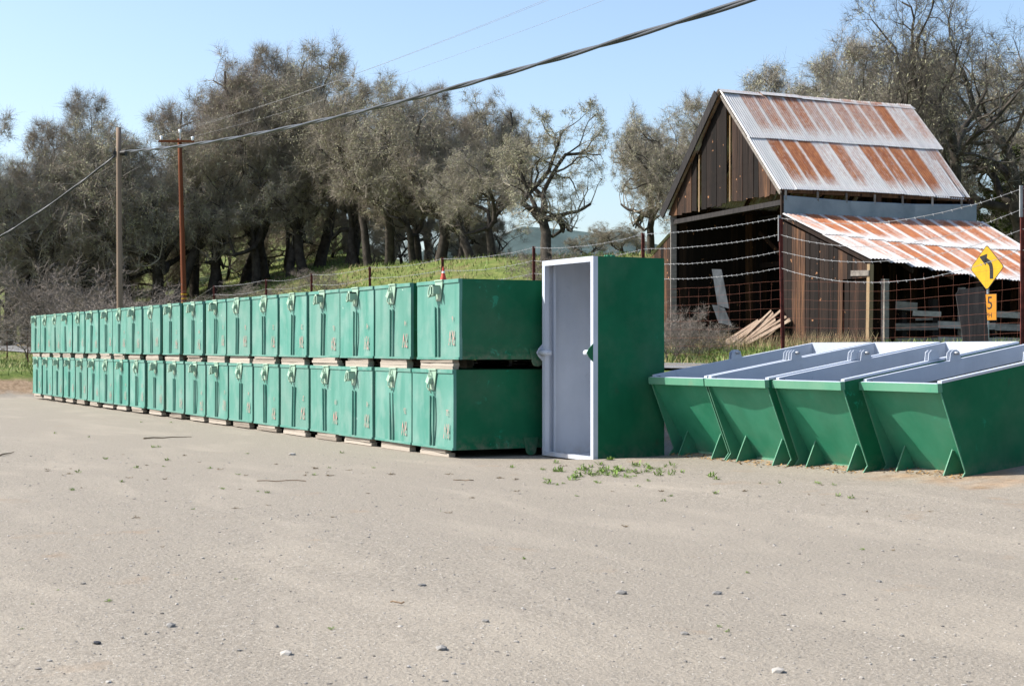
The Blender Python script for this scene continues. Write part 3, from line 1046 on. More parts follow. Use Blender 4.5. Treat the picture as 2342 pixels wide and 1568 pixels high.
# ------------------------------------------------------------------ barn
def barn():
    CX, CY = 8.47, 47.5
    g = Vector((-0.4, 0.917, 0)).normalized()       # along the gable, to the left
    e = Vector((0.917, 0.4, 0)).normalized()        # along the ridge, away
    up = Vector((0, 0, 1))
    base = Vector((CX, CY, 1.70))
    t = thing('barn', 'old dark board barn with rusty corrugated iron roof beyond the road', 'barn', base)
    WG, LE = 7.18, 7.6
    ZE, ZR = 4.98, 8.55                              # eaves and ridge above the barn floor
    ZL0, ZL1 = 4.16, 2.50                            # lean-to roof top and eave
    WL = 4.55
    q = random.Random(77)

    def P(a, l, z):
        """a along gable (left +), l along ridge, z up, relative to base"""
        return g * a + e * l + up * z

    def part(name, mb, m, smooth=False, par=t, **pr):
        return obj(name, mb.mesh(name, m, smooth), par, **pr)

    # corrugated sheet mesh, x across, y down the slope
    def sheet_mesh(wd, ln, nc=7, amp=0.022, sag=0.0):
        xs = np.linspace(0, wd, nc * 4 + 1)
        rows = 2 if not sag else 4
        vs, fs = [], []
        for r in range(rows):
            for i, x in enumerate(xs):
                vs.append((x, ln * r / (rows - 1), amp * math.cos(2 * math.pi * nc * x / wd)))
        n = len(xs)
        for r in range(rows - 1):
            for i in range(n - 1):
                a = r * n + i
                fs.append((a, a + n, a + n + 1, a + 1))
        b = MB()
        b.add(vs, fs)
        return b.mesh('roof_sheet', M['roof'], True)

    def lay(me, o, across, down, rust, run, name='roof_sheet', wide=0.62):
        x = across.normalized()
        y = (down - x * down.dot(x)).normalized()
        # keep the exact down direction, sheets may be slightly sheared on a sagging roof
        y = down.normalized()
        z = x.cross(y).normalized()
        mt = Matrix(((x.x, y.x, z.x, o.x), (x.y, y.y, z.y, o.y), (x.z, y.z, z.z, o.z), (0, 0, 0, 1)))
        s = obj(name, me, t, mat=mt, rust=rust, run=run, wide=wide)
        return s

    # main roof, camera side: two courses of 13 sheets; far side the same, unseen ones plain
    n = 13
    slope = P(0, 0, ZE - 0.05) - P(WG / 2, 0, ZR)
    sl = slope.length
    pitch_x = (LE + 0.25) / n
    m_up = sheet_mesh(pitch_x * 1.06, sl * 0.50)
    m_lo = sheet_mesh(pitch_x * 1.06, sl * 0.52)
    rust_up = [0.10, 0.55, 0.62, 0.62, 0.70, 0.52, 0.48, 0.58, 0.62, 0.62, 0.80, 0.35, 0.50, 0.50]
    rust_lo = [0.10, 0.76, 0.84, 0.90, 0.32, 0.72, 0.30, 0.80, 0.76, 0.80, 0.95, 0.34, 0.55]
    dn = slope.normalized()
    nrm = e.cross(dn).normalized()
    if nrm.z < 0:
        nrm = -nrm
    for k in range(n):
        o = P(WG / 2, -0.12 + k * pitch_x, ZR + 0.02) + nrm * (0.05 + 0.004 * (k % 2)) + dn * q.uniform(-0.02, 0.02)
        lay(m_up, o, e, dn, rust_up[k], sl * 0.5)
        sagk = 0.10 * math.sin(math.pi * min(1, k / 12)) - 0.12 * (k / 12) ** 2
        o2 = P(WG / 2, -0.12 + k * pitch_x, ZR + 0.02) + dn * (sl * 0.485) + nrm * (0.02 + 0.004 * (k % 2))
        d2 = (dn * sl * 0.52 + up * sagk)
        if k < 12.5:
            lay(m_lo, o2 - e * (0.0 if k < 12 else 0.25), e, d2, rust_lo[k], sl * 0.52)
    slope_l = P(WG, 0, ZE - 0.05) - P(WG / 2, 0, ZR)
    for k in range(n):
        o = P(WG / 2, -0.12 + k * pitch_x, ZR + 0.02)
        lay(m_up, o + e * pitch_x * 1.0, -e, slope_l, 0.6, sl * 0.5)
        lay(m_lo, o + e * pitch_x * 1.0 + slope_l * 0.485 - up * 0.02, -e, slope_l, 0.6, sl * 0.52)
    # ridge cap pieces, rusty and lifting
    for k in range(5):
        b = MB()
        a0, a1 = -0.15 + k * 1.6, -0.15 + (k + 1) * 1.6 - 0.02
        lift = (0.10, 0.12, 0.08, 0.05, 0.05)[k]
        for sg, wd in ((1, 0.22), (-1, 0.22)):
            b.add([P(WG / 2, a0, ZR + lift), P(WG / 2, a1, ZR + lift - 0.02), P(WG / 2 + sg * wd, a1, ZR + lift - 0.16), P(WG / 2 + sg * wd, a0, ZR + lift - 0.14)], [(0, 1, 2, 3)])
        part('ridge_cap', b, M['roof'], rust=0.9 if k < 2 else 0.1, run=100.0, wide=100.0)
    # dark rake boards on the gable
    b = MB()
    b.beam(P(WG / 2 + 0.05, -0.20, ZR - 0.06), P(WG + 0.20, -0.20, ZE - 0.28), 0.05, 0.30, up)
    part('rake_board', b, M['black_wood'])
    b = MB()
    b.beam(P(WG / 2 - 0.02, -0.06, ZR - 0.14), P(0.02, -0.06, ZE - 0.16), 0.05, 0.10, up)
    part('rake_board', b, M['rail'])
    # rafters and purlins under the roof
    for l in (0.15, 1.5, 3.0, 4.5, 6.0, 7.3):
        for a0, a1 in ((0.05, WG / 2), (WG - 0.05, WG / 2)):
            b = MB()
            b.beam(P(a0, l, ZE - 0.14), P(a1, l, ZR - 0.14), 0.06, 0.15, up)
            part('rafter', b, M['plank'])
    # gable boards: one by one, each cut to the rake
    nb = 22
    bw = WG / nb
    for k in range(nb):
        a = 0.06 + k * bw
        wob = q.uniform(-0.05, 0.05)
        gap = q.choice((0.004, 0.012, 0.02, 0.03, 0.06))
        a1 = a + bw - gap
        roof = lambda x: ZR - 0.16 - (ZR - ZE) * abs(x - WG / 2) / (WG / 2)
        zb = ZE - 0.30 - 0.10 * math.sin(k * 0.5) * 0.4 + 0.22 * (1 - k / nb) - 0.03 + q.uniform(-0.04, 0.04)
        if roof(a) < zb + 0.08 and roof(a1) < zb + 0.08:
            continue
        zt0, zt1 = max(roof(a), zb + 0.02), max(roof(a1), zb + 0.02)
        dl = q.uniform(-0.012, 0.012)
        lit_strip = k in (9, 15)  # two narrow pale strips hold the yellow sunlit gaps in their colour
        b = MB()
        if lit_strip:
            b.prism([P(a + bw * 0.30, dl, zb), P(a + bw * 0.30 + 0.08, dl, zb), P(a + bw * 0.3 + 0.06, dl, min(zt0, zt1) - 0.1), P(a + bw * 0.30, dl, min(zt0, zt1) - 0.1)], e * 0.02)
            part('plank', b, M['plank_light'])
            continue
        b.prism([P(a, dl, zb), P(a1, dl, zb + wob), P(a1, dl + wob * 0.4, zt1), P(a, dl, zt0)], e * 0.025)
        part('plank', b, M['plank'])
    # frame: posts, tie beams, braces
    def beam(name, p0, p1, w, h, m='plank', par=t):
        b = MB()
        b.beam(p0, p1, w, h, up)
        return part(name, b, M[m], par=par)
    for l in (0.12, 3.7, 7.45):
        for a in (0.10, WG - 0.10):
            beam('post', P(a, l, 0), P(a, l, ZE - 0.06), 0.2, 0.2, 'rail' if (l < 1 and a > 1) else 'plank')
        beam('tie_beam', P(0.1, l, ZE - 0.42 if l < 1 else ZE - 0.3), P(WG - 0.1, l, ZE - 0.52 if l < 1 else ZE - 0.3), 0.12, 0.16, 'black_wood')
        for a in (2.4, 4.8):
            if l > 1:
                beam('post', P(a, l, 0), P(a, l, ZE - 0.3), 0.16, 0.16)
    beam('tie_beam', P(0.2, 3.7, 3.0), P(WG - 0.2, 3.7, 3.0), 0.08, 0.18)
    beam('brace', P(0.3, 3.7, 3.4), P(4.0, 3.7, 1.4), 0.06, 0.16)
    beam('brace', P(WG - 0.3, 3.6, 4.2), P(4.4, 3.6, 2.6), 0.06, 0.16)
    beam('plate', P(0.1, 0.1, ZE - 0.06), P(0.1, LE - 0.1, ZE - 0.06), 0.14, 0.14)
    beam('plate', P(WG - 0.1, 0.1, ZE - 0.06), P(WG - 0.1, LE - 0.1, ZE - 0.06), 0.14, 0.14)
    # far gable wall and left wall as boards with gaps that let the daylight through
    for k in range(26):
        a = 0.05 + k * (WG - 0.1) / 26
        a1 = a + (WG - 0.1) / 26 - q.choice((0.0, 0.005, 0.012))
        rf = lambda x: ZR - 0.2 - (ZR - ZE) * abs(x - WG / 2) / (WG / 2)
        segs = [(0.05, ZE - 0.75), (ZE - 0.55, None)]
        if k in (6, 7, 8, 9):
            segs = [(0.05, 1.95), (2.12, ZE - 0.75), (ZE - 0.55, None)] if k < 8 else [(0.05, 0.9), (1.15, ZE - 0.75), (ZE - 0.55, None)]
        for z0, z1 in segs:
            b = MB()
            t0 = z1 if z1 else max(rf(a), z0 + 0.02)
            t1 = z1 if z1 else max(rf(a1), z0 + 0.02)
            b.prism([P(a, LE - 0.02, z0), P(a1, LE - 0.02, z0), P(a1, LE - 0.02, t1), P(a, LE - 0.02, t0)], e * 0.025)
            part('plank', b, M['plank'])
    nl = 24
    for k in range(nl):
        l0 = 0.1 + k * (LE - 0.2) / nl
        b = MB()
        b.prism([P(WG - 0.01, l0, 0.03), P(WG - 0.01, l0 + (LE - 0.2) / nl - 0.008, 0.03), P(WG - 0.01, l0 + (LE - 0.2) / nl - 0.008, ZE - 0.1), P(WG - 0.01, l0, ZE - 0.1)], g * 0.025)
        part('plank', b, M['plank'])
    # galvanised cladding above the lean-to: horizontal corrugations, three sheets
    for k in range(3):
        l0, l1 = 0.02 + k * (LE - 0.04) / 3, 0.02 + (k + 1) * (LE - 0.04) / 3 + 0.03
        z0, z1 = ZL0 - 0.12, ZE - 0.22
        rows = 25
        b = MB()
        vs, fs = [], []
        for r in range(rows):
            z = z0 + (z1 - z0) * r / (rows - 1)
            a = -0.03 - 0.025 * (r % 2) - 0.006 * (k % 2)
            for l in (l0, l1):
                dz = -0.10 * math.sin(math.pi * l / LE) * (r / rows)
                vs.append(P(a, l, z + dz))
        for r in range(rows - 1):
            fs.append((2 * r, 2 * r + 1, 2 * r + 3, 2 * r + 2))
        b.add(vs, fs)
        part('wall_sheet', b, M['zinc'], True)
    for l in (0.1, 1.3, 2.4, 3.5, 4.6, 5.8, 7.0):
        b = MB()
        b.box((-0.03, -0.03, 0), (0.03, 0.03, 0.3))
        o = part('rafter_tail', b, M['rail'])
        o.location = P(-0.02, l, ZE - 0.36)
    # long wall below the cladding, inside the lean-to
    for k in range(26):
        l0 = 0.15 + k * (LE - 0.25) / 26
        b = MB()
        b.prism([P(0.02, l0, 0.03), P(0.02, l0 + (LE - 0.25) / 26 - 0.01, 0.03), P(0.02, l0 + (LE - 0.25) / 26 - 0.01, ZL0 - 0.12), P(0.02, l0, ZL0 - 0.12)], g * 0.025)
        part('plank', b, M['plank'])
    # lean-to roof: two courses, sagging towards the back
    nl = 11
    LL = 7.9
    px = LL / nl
    rl_a = [0.55, 0.9, 0.85, 0.9, 0.75, 0.95, 0.7, 0.8, 0.7, 0.8, 0.7, 0.6]
    rl_b = [0.40, 0.55, 0.65, 0.85, 0.70, 0.95, 0.65, 0.95, 0.75, 0.95, 0.7, 0.5]
    for k in range(nl):
        l0 = 0.0 + k * px - 0.05
        ze = ZL1 - 0.55 * math.sin(min(1.0, k / 8.5) * math.pi / 2)
        p_top = P(-0.06, l0, ZL0 - 0.03)
        p_bot = P(-WL, l0, ze)
        dv = p_bot - p_top
        run = dv.length
        ma = sheet_mesh(px * 1.06, run * 0.50, 6, 0.018)
        mb_ = sheet_mesh(px * 1.06, run * 0.53, 6, 0.018)
        up_off = up * (0.06 + 0.006 * (k % 2))
        lay(ma, p_top + up_off, e, dv, rl_a[k], run * 0.5)
        lay(mb_, p_top + dv * 0.475 + up * (0.035 + 0.006 * (k % 2)), e, dv, rl_b[k], run * 0.53)
        if k % 2 == 0:
            beam('rafter', P(-0.08, l0 + 0.12, ZL0 - 0.12), P(-WL + 0.1, l0 + 0.12, ze - 0.09), 0.06, 0.12)
    # lean-to end wall: planks one by one, leaning a little
    nk = 18
    wl = WL - 0.25
    for k in range(nk):
        a = -0.05 - k * wl / nk
        a1 = a - wl / nk + q.choice((0.01, 0.015, 0.03))
        rf = lambda x: ZL0 - 0.16 + (ZL1 - ZL0) * (-x / WL) - 0.05
        zt0, zt1 = rf(a), rf(a1)
        door = k >= 13
        lean = -0.10 * (k / nk)
        dl = q.uniform(-0.015, 0.015) + (0.06 if door else 0)
        z0 = q.uniform(-0.05, 0.08)
        b = MB()
        if door:
            zt0 = zt1 = 1.95
        b.prism([P(a + lean * -0.6, dl, z0), P(a1 + lean * -0.6, dl, z0), P(a1, dl, zt1), P(a, dl, zt0)], e * 0.025)
        part('plank', b, M['plank'])
        if door:
            b = MB()
            b.prism([P(a, -0.02, 1.99), P(a1, -0.02, 1.99), P(a1, -0.02, rf(a1)), P(a, -0.02, rf(a))], e * 0.025)
            part('plank', b, M['plank'])
    beam('post', P(-WL + 0.22, 0.05, 0), P(-WL + 0.16, 0.05, ZL1 - 0.12), 0.14, 0.14, 'plank_light')
    beam('lintel', P(-WL + 0.95, -0.03, 2.15), P(-WL + 0.1, -0.03, 2.12), 0.05, 0.16, 'rail')
    beam('post', P(-WL + 0.25, 4.0, 0), P(-WL + 0.25, 4.0, ZL1 - 0.45), 0.16, 0.16)
    beam('post', P(-WL + 0.25, 7.4, 0), P(-WL + 0.25, 7.4, ZL1 - 0.5), 0.16, 0.16)
    # far end of the lean-to closed with boards
    for k in range(14):
        a = -0.1 - k * (WL - 0.2) / 14
        b = MB()
        rf = ZL0 - 0.2 + (ZL1 - 0.5 - ZL0) * (-a / WL)
        b.prism([P(a, 7.6, 0.0), P(a - (WL - 0.2) / 14 + 0.01, 7.6, 0.0), P(a - (WL - 0.2) / 14 + 0.01, 7.6, rf - 0.2), P(a, 7.6, rf - 0.1)], e * 0.025)
        part('plank', b, M['plank'])
    # small lean-to on the far left side
    for k in range(9):
        l0 = 0.3 + k * px
        p_top = P(WG + 0.02, l0, ZE - 0.62)
        p_bot = P(WG + 2.0, l0, ZE - 1.55)
        dv = p_bot - p_top
        me = sheet_mesh(px * 1.05, dv.length, 6, 0.018)
        lay(me, p_top + e * px, -e, dv, 0.6, dv.length)
    for k in range(8):
        a = WG + 0.08 + k * 0.235
        b = MB()
        rf = lambda x: ZE - 0.72 - 0.93 * (x - WG) / 2.0
        b.prism([P(a, 0.35, 0.0), P(a + 0.225, 0.35, 0.0), P(a + 0.225, 0.35, rf(a + 0.225)), P(a, 0.35, rf(a))], e * 0.025)
        part('plank', b, M['plank'])
    # loose iron sheets leaning inside the left bay
    return t, P, base


BARN, BP, BBASE = barn()


def barn_things():
    up = Vector((0, 0, 1))
    # two bent metal sheets leaning inside
    for k, (a, l, z0, z1, wd, lab) in enumerate(((5.75, 0.9, 1.35, 2.75, 0.75, 'bent pale metal sheet leaning inside the barn mouth, upper'), (5.9, 1.0, 0.75, 1.5, 0.9, 'dull blue grey metal sheet low inside the barn mouth'))):
        b = MB()
        p = [BP(a, l, z1), BP(a - wd * 0.75, l + 0.05, z1 - 0.04), BP(a - wd * 1.25, l + 0.12, z0), BP(a - wd * 0.3, l + 0.1, z0 + 0.12)]
        b.prism(p, Vector((0.02, 0.01, 0)))
        o = obj('metal_sheet', b.mesh('metal_sheet', M['zinc']), None, BBASE)
        tag(o, lab, 'metal sheet')
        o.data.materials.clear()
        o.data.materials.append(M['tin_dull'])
    # heap of fallen boards
    q = random.Random(9)
    t = thing('board_pile', 'heap of fallen pale boards slumped at the barn mouth', 'board pile', BBASE + BP(1.2, -0.2, 0))
    for k in range(22):
        b = MB()
        a = q.uniform(-1.0, 1.25)
        ln = q.uniform(1.2, 1.9)
        x = BP(a, -0.5 - 0.02 * k + q.uniform(-0.1, 0.1), 0.04 + 0.012 * k * 0.3)
        y = BP(a - 0.7 - q.uniform(0, .35), 0.1, min(1.15, 0.42 + ln * 0.42 * q.uniform(0.7, 1.1)) * (1.1 - 0.28 * abs(a + 0.2)))
        b.beam(x, y, q.uniform(0.10, 0.18), 0.022, BP(0, -1, 0.6))
        obj('board', b.mesh('board', M['pole']), t)
    # corral fence under the lean-to
    t = thing('corral_fence', 'grey broken board corral fence under the barn lean-to', 'fence', BBASE + BP(-4.6, -0.6, 0))
    # runs along the eave, roughly parallel to the ridge
    def C(s, dz, out=0.0):
        return BP(-out, s, dz)
    posts = [(1.0, 1.95, .16, 'rail'), (1.65, 1.35, .16, 'plank'), (2.75, 1.40, .20, 'plank'), (3.75, 1.75, .16, 'rail'), (4.9, 1.35, .18, 'plank'), (6.3, 1.40, .18, 'plank'), (7.7, 1.40, .18, 'plank')]
    for s, h, w, m in posts:
        b = MB()
        b.beam(C(s, -0.2), C(s + q.uniform(-.05, .05), h), w, w)
        obj('post', b.mesh('post', M[m]), t)
    rails = [(1.3, 2.05, 1.20, 1.16, .24), (1.9, 2.9, .98, .96, .15), (2.0, 2.6, .80, .82, .06), (1.3, 2.8, .58, .60, .20), (2.8, 4.9, .66, .62, .20), (1.3, 2.8, .16, .18, .20), (2.8, 4.9, .20, .18, .20),
             (4.9, 6.3, .98, .94, .18), (4.9, 6.3, .60, .58, .20), (4.9, 6.3, .2, .16, .2), (6.3, 7.9, .95, .92, .18), (6.3, 7.9, .55, .55, .2), (6.3, 7.9, .18, .16, .2)]
    for s0, s1, z0, z1, h in rails:
        b = MB()
        b.beam(C(s0, z0, 0.11), C(s1, z1, 0.11), 0.035, h)
        obj('rail', b.mesh('rail', M['rail']), t)
    # broad old post standing in front of the sign
    p = ray(2229, 33.5)
    gz = ground_z(p.x, p.y)
    b = MB()
    zt = EYE + (800 - 660) / 3470 * 33.5
    w0, w1 = 0.52, 0.62
    vs = []
    for z, xo, w, dz in ((gz - 0.3, 0.06, w0, 0), (gz + 0.5, 0.03, w0 * 1.02, 0), (zt - 0.12, -0.09, w1, 0.05), (zt - 0.02, -0.09, w1 * 0.8, 0.06)):
        for i, j in ((-1, -1), (1, -1), (1, 1), (-1, 1)):
            vs.append((xo + i * w / 2, j * 0.14, z - gz + (dz if i > 0 else 0)))
    fs = [(3, 2, 1, 0), (12, 13, 14, 15)]
    for r in range(3):
        for j in range(4):
            fs.append((4 * r + j, 4 * r + (j + 1) % 4, 4 * r + 4 + (j + 1) % 4, 4 * r + 4 + j))
    b.add(vs, fs)
    o = obj('gate_post', b.mesh('gate_post', M['black_wood']), None, (p.x, p.y, gz), (0, 0, -0.25))
    tag(o, 'broad blackened leaning wooden post covering part of the speed plate', 'post')


barn_things()

# ------------------------------------------------------------------ road sign
def sign():
    dist = 36.0
    p = ray(2257, dist)
    gz = ground_z(p.x, p.y)
    t = thing('road_sign', 'yellow diamond left bend sign with orange 35 MPH plate below', 'road sign', (p.x, p.y, gz), R(-62))
    zc = EYE + (800 - 612) / 3470 * dist - gz
    h = 0.545
    b = MB()
    b.tube([(0, 0.03, -0.3), (0, 0.03, zc + 0.3)], 0.028, 8)
    obj('pole', b.mesh('pole', M['steel']), t)
    def rdia(s, y, n=5, rc=0.06):
        pts = []
        for c in range(4):
            a = R(-90 + 90 * c)
            for k in range(n):
                an = a + R(-45 + 90 * k / (n - 1))
                d = s - rc * 1.414
                pts.append((d * math.cos(a) + rc * math.cos(an), y, zc + d * math.sin(a) + rc * math.sin(an)))
        return pts
    b = MB()
    b.prism(rdia(h, 0.0), (0, 0.004, 0))
    pl = obj('plate', b.mesh('plate', M['sign_black']), t)
    b = MB()
    b.prism(rdia(h - 0.022, -0.003), (0, 0.003, 0))
    obj('face', b.mesh('face', M['sign_yellow']), pl)
    # bent arrow: stem up then curving to the left, head at top left
    b = MB()
    wv = 0.055
    path = [(0.15, -0.27), (0.15, -0.05), (0.13, 0.05), (0.08, 0.12), (0.0, 0.17), (-0.06, 0.19)]
    L_, R_ = [], []
    for i, (x, z) in enumerate(path):
        x0, z0 = path[max(0, i - 1)]
        x1, z1 = path[min(len(path) - 1, i + 1)]
        dx, dz = x1 - x0, z1 - z0
        ln = math.hypot(dx, dz)
        nx, nz = -dz / ln, dx / ln
        L_.append((x + nx * wv, -0.006, zc + z + nz * wv))
        R_.append((x - nx * wv, -0.006, zc + z - nz * wv))
    vs = L_ + R_
    n = len(path)
    b.add(vs, [(i, i + 1, n + i + 1, n + i) for i in range(n - 1)])
    b.add([(-0.03, -0.006, zc + 0.05), (0.02, -0.006, zc + 0.33), (-0.24, -0.006, zc + 0.27)], [(0, 1, 2)])
    obj('arrow', b.mesh('arrow', M['sign_black']), pl)
    # speed plate
    z1 = EYE + (800 - 672) / 3470 * dist - gz
    z0 = EYE + (800 - 733) / 3470 * dist - gz
    b = MB()
    b.box((-0.31, 0.0, z0), (0.31, 0.004, z1))
    sp = obj('plate', b.mesh('plate', M['sign_black']), t)
    b = MB()
    b.box((-0.30, -0.003, z0 + 0.012), (0.30, 0.0, z1 - 0.012))
    obj('face', b.mesh('face', M['sign_orange']), sp)
    m35 = text_mesh('35', 0.44, M['sign_black'], 0.9)
    obj('lettering', m35, sp, (0.0, -0.006, z0 + 0.40), (R(90), 0, 0))
    mm = text_mesh('MPH', 0.17, M['sign_black'], 1.0)
    obj('lettering', mm, sp, (0.0, -0.006, z0 + 0.12), (R(90), 0, 0))


sign()

# ------------------------------------------------------------------ tall wire fence behind the yard
def fence():
    t = thing('wire_fence', 'tall barbed wire and rusty net fence on red steel posts behind the bins', 'fence', yard(6, 0, 1.0))
    inv = -yard(6, 0, 1.0)
    q = random.Random(21)
    ds = [-11.0, -5.39, -0.15, 4.01, 8.28, 12.8, 17.26, 21.6, 25.58, 31.0, 38, 45, 52, 58, 64, 70, 75, 80]
    tops = {}
    for k, d in enumerate(ds):
        gz = ground_bd(6.0, d)
        zt = 3.86 if d < 32 else gz + 2.15
        tops[k] = zt
        lean = 0.0
        if k == 2:
            lean = -0.10
        b = MB()
        p0 = yard(6, d + lean, gz - 0.3) + inv
        p1 = yard(6, d, zt) + inv
        b.beam(p0, p1, 0.06, 0.012, DV)
        b.beam(p0 + BV * 0.025, p1 + BV * 0.025, 0.012, 0.045, DV)
        o = obj('post', b.mesh('post', M['tpost']), t)
        if k in (1, 2):
            b = MB()
            b.beam(p1 - Vector((0, 0, 0.42)) - BV * 0.012, p1 + Vector((0, 0, 0.01)) - BV * 0.012, 0.062, 0.014, DV)
            obj('post_cap', b.mesh('post_cap', M['wire']), o)
    # strands
    for s, drop in enumerate((0.03, 0.31, 0.59, 0.87)):
        for k in range(len(ds) - 1):
            d0, d1 = ds[k], ds[k + 1]
            z0, z1 = tops[k] - drop, tops[k + 1] - drop
            sag = q.uniform(0.04, 0.10) if k != 1 else (0.26, 0.34, 0.30, 0.34)[s]
            n = 14
            pts = []
            for i in range(n + 1):
                u = i / n
                pts.append(yard(6 + q.uniform(-.004, .004), d0 + (d1 - d0) * u, z0 + (z1 - z0) * u - 4 * sag * u * (1 - u) + q.uniform(-.006, .006)) + inv)
            b = MB()
            b.tube(pts, 0.0037 if k < 8 else 0.005, 4, caps=False)
            if k < 7:
                for i in range(1, n * 2):
                    u = i / (n * 2)
                    c = yard(6, d0 + (d1 - d0) * u, z0 + (z1 - z0) * u - 4 * sag * u * (1 - u)) + inv
                    b.beam(c - DV * 0.012 - Vector((0, 0, 0.018)), c + DV * 0.012 + Vector((0, 0, 0.018)), 0.006, 0.006)
            obj('wire_strand', b.mesh('wire_strand', M['wire']), t)
    # woven net below the strands
    b = MB()
    d0, d1 = -11.0, 12.8
    hs = [2.78 - 0.155 * i for i in range(9)]
    for h in hs:
        pts = []
        for i in range(64):
            d = d0 + (d1 - d0) * i / 63
            sg = 0.10 * math.sin(math.pi * ((d + 5.39) / 5.24)) if -5.39 < d < -0.15 else 0.03 * math.sin(math.pi * d / 4.2)
            pts.append(yard(6.02, d, h - abs(sg) * (h - 1.4) / 1.2 + q.uniform(-.008, .008)) + inv)
        b.tube(pts, 0.0015, 3, caps=False)
    d = d0
    while d < d1:
        pts = [yard(6.02, d + 0.02 * math.sin(i * 1.3 + d * 3), 2.76 - i * 0.31) + inv for i in range(5)]
        b.tube(pts, 0.0011, 3, caps=False)
        d += 0.30
    obj('net', b.mesh('net', M['wire_rust']), t, kind='stuff')


fence()

# ------------------------------------------------------------------ poles, wires and the thick cable
def poles():
    # tan pole carrying the thick cable
    D1 = 66.0
    p = ray(275, D1)
    gz = ground_z(p.x, p.y)
    top = ray(271.5, D1, 292)
    t = thing('utility_pole', 'plain tan wooden pole that carries the thick grey cable', 'utility pole', (p.x, p.y, gz))
    b = MB()
    n = 8
    b.tube([Vector((0, 0, -0.5)).lerp(Vector((top.x - p.x, 0, top.z - gz)), i / n) for i in range(n + 1)], [0.145 - 0.035 * i / n for i in range(n + 1)], 12)
    obj('pole', b.mesh('pole', M['pole'], True), t)
    za = EYE + (800 - 350) / 3470 * D1
    b = MB()
    b.tube([(top.x - p.x + 0.10, -0.05, za - gz), (top.x - p.x + 0.34, -0.10, za - gz)], [0.10, 0.15], 10)
    b.box((top.x - p.x - 0.22, -0.08, za - gz - 0.08), (top.x - p.x + 0.2, 0.08, za - gz + 0.06))
    obj('clamp', b.mesh('clamp', M['black']), t)
    # cable: two strands twisted round each other, from the pole to beyond the frame
    A = Vector((top.x + 0.30, D1 - 0.1, za + 0.05))
    B = Vector((4.23, 27.0, EYE + 800 / 3470 * 27.0))

    def span(a, b_, sag, t0, t1, n, tw, r, name, label, off):
        o0 = a.copy()
        th = thing(name, label, 'cable', o0)
        ax = (b_ - a)
        side = ax.cross(Vector((0, 0, 1))).normalized()
        for s in range(2):
            pts = []
            for i in range(n + 1):
                u = t0 + (t1 - t0) * i / n
                c = a + ax * u + Vector((0, 0, -4 * sag * u * (1 - u)))
                ph = tw * u + s * math.pi + 0.8 * math.sin(u * 9)
                c = c + side * (off * math.cos(ph)) + Vector((0, 0, off * math.sin(ph)))
                pts.append(c - o0)
            mb = MB()
            mb.tube(pts, r, 7, caps=True)
            obj('strand', mb.mesh('strand', M['cable'], True), th)
    span(A, B, 0.50, 0.0, 1.35, 150, 52, 0.037, 'overhead_cable', 'thick twisted grey cable sweeping overhead from the tan pole', 0.026)
    A2 = Vector((top.x - 0.15, D1, za - 0.12))
    B2 = ray(0, 68, 525)
    span(A2, A2 + (B2 - A2) * 1.6, 0.35, 0.0, 1.0, 40, 20, 0.034, 'slack_cable', 'grey cable dropping to the left from the tan pole', 0.02)

    # reddish pole with crossarm
    D2 = 88.0
    p2 = ray(424.5, D2)
    g2 = ground_z(p2.x, p2.y)
    tp = ray(411, D2, 318)
    t2 = thing('utility_pole', 'reddish brown power pole with crossarm and white insulators', 'utility pole', (p2.x, p2.y, g2))
    v = Vector((tp.x - p2.x, 0, tp.z - g2))
    b = MB()
    b.tube([Vector((0, 0, -0.5)).lerp(v, i / n) for i in range(n + 1)], [0.175 - 0.055 * i / n for i in range(n + 1)], 12)
    obj('pole', b.mesh('pole', M['pole_red'], True), t2)
    for z in (2.5, 2.75, 3.0):
        b = MB()
        zz = z + (EYE + (800 - 690) / 3470 * D2 - g2) - 2.6
        c = v * (zz / v.z)
        b.tube([c, c + Vector((0, 0, 0.07))], 0.185, 12)
        obj('band', b.mesh('band', M['sign_yellow']), t2)
    zc = EYE + (800 - 324) / 3470 * D2 - g2
    hx = ray(406, D2).x - p2.x
    b = MB()
    b.beam((hx - 1.05, -0.18, zc), (hx + 1.0, -0.14, zc), 0.10, 0.13)
    arm = obj('crossarm', b.mesh('crossarm', M['pole_red']), t2)
    ins = []
    for dx, z, m in ((ray(370.7, D2).x - p2.x, zc + 0.07, 0), (ray(442, D2).x - p2.x, zc + 0.03, 0), (ray(413, D2).x - p2.x, tp.z - g2 + 0.30, 1)):
        b = MB()
        b.tube([(dx, -0.16, z), (dx, -0.16, z + 0.06), (dx, -0.16, z + 0.10), (dx, -0.16, z + 0.2), (dx, -0.16, z + 0.24)], [0.05, 0.09, 0.06, 0.11, 0.04], 10)
        obj('insulator', b.mesh('insulator', M['ceramic'], True), t2)
        ins.append(Vector((p2.x + dx, p2.y - 0.16, g2 + z + 0.24)))
        if m:
            b = MB()
            b.beam((dx, -0.10, z - 0.45), (dx, -0.16, z), 0.05, 0.05)
            obj('pin', b.mesh('pin', M['ceramic']), t2)
    lab = ('thin power wire from the left crossarm insulator', 'thin power wire from the right crossarm insulator', 'thin power wire from the pole top insulator')
    for k, a in enumerate(ins):
        b = MB()
        for (tgt, sag) in ((a - DV * 84 + Vector((0, 0, -0.2)), 1.1), (a + DV * 70 + Vector((0, 0, 0.4)), 1.0)):
            pts = []
            for i in range(41):
                u = i / 40
                pts.append(a + (tgt - a) * u + Vector((0, 0, -4 * sag * u * (1 - u))) - a)
            b.tube(pts, 0.005, 4, caps=False)
        o = obj('power_wire', b.mesh('power_wire', M['wire']), None, a)
        tag(o, lab[k], 'power wire', 'thin wires along the road')


poles()

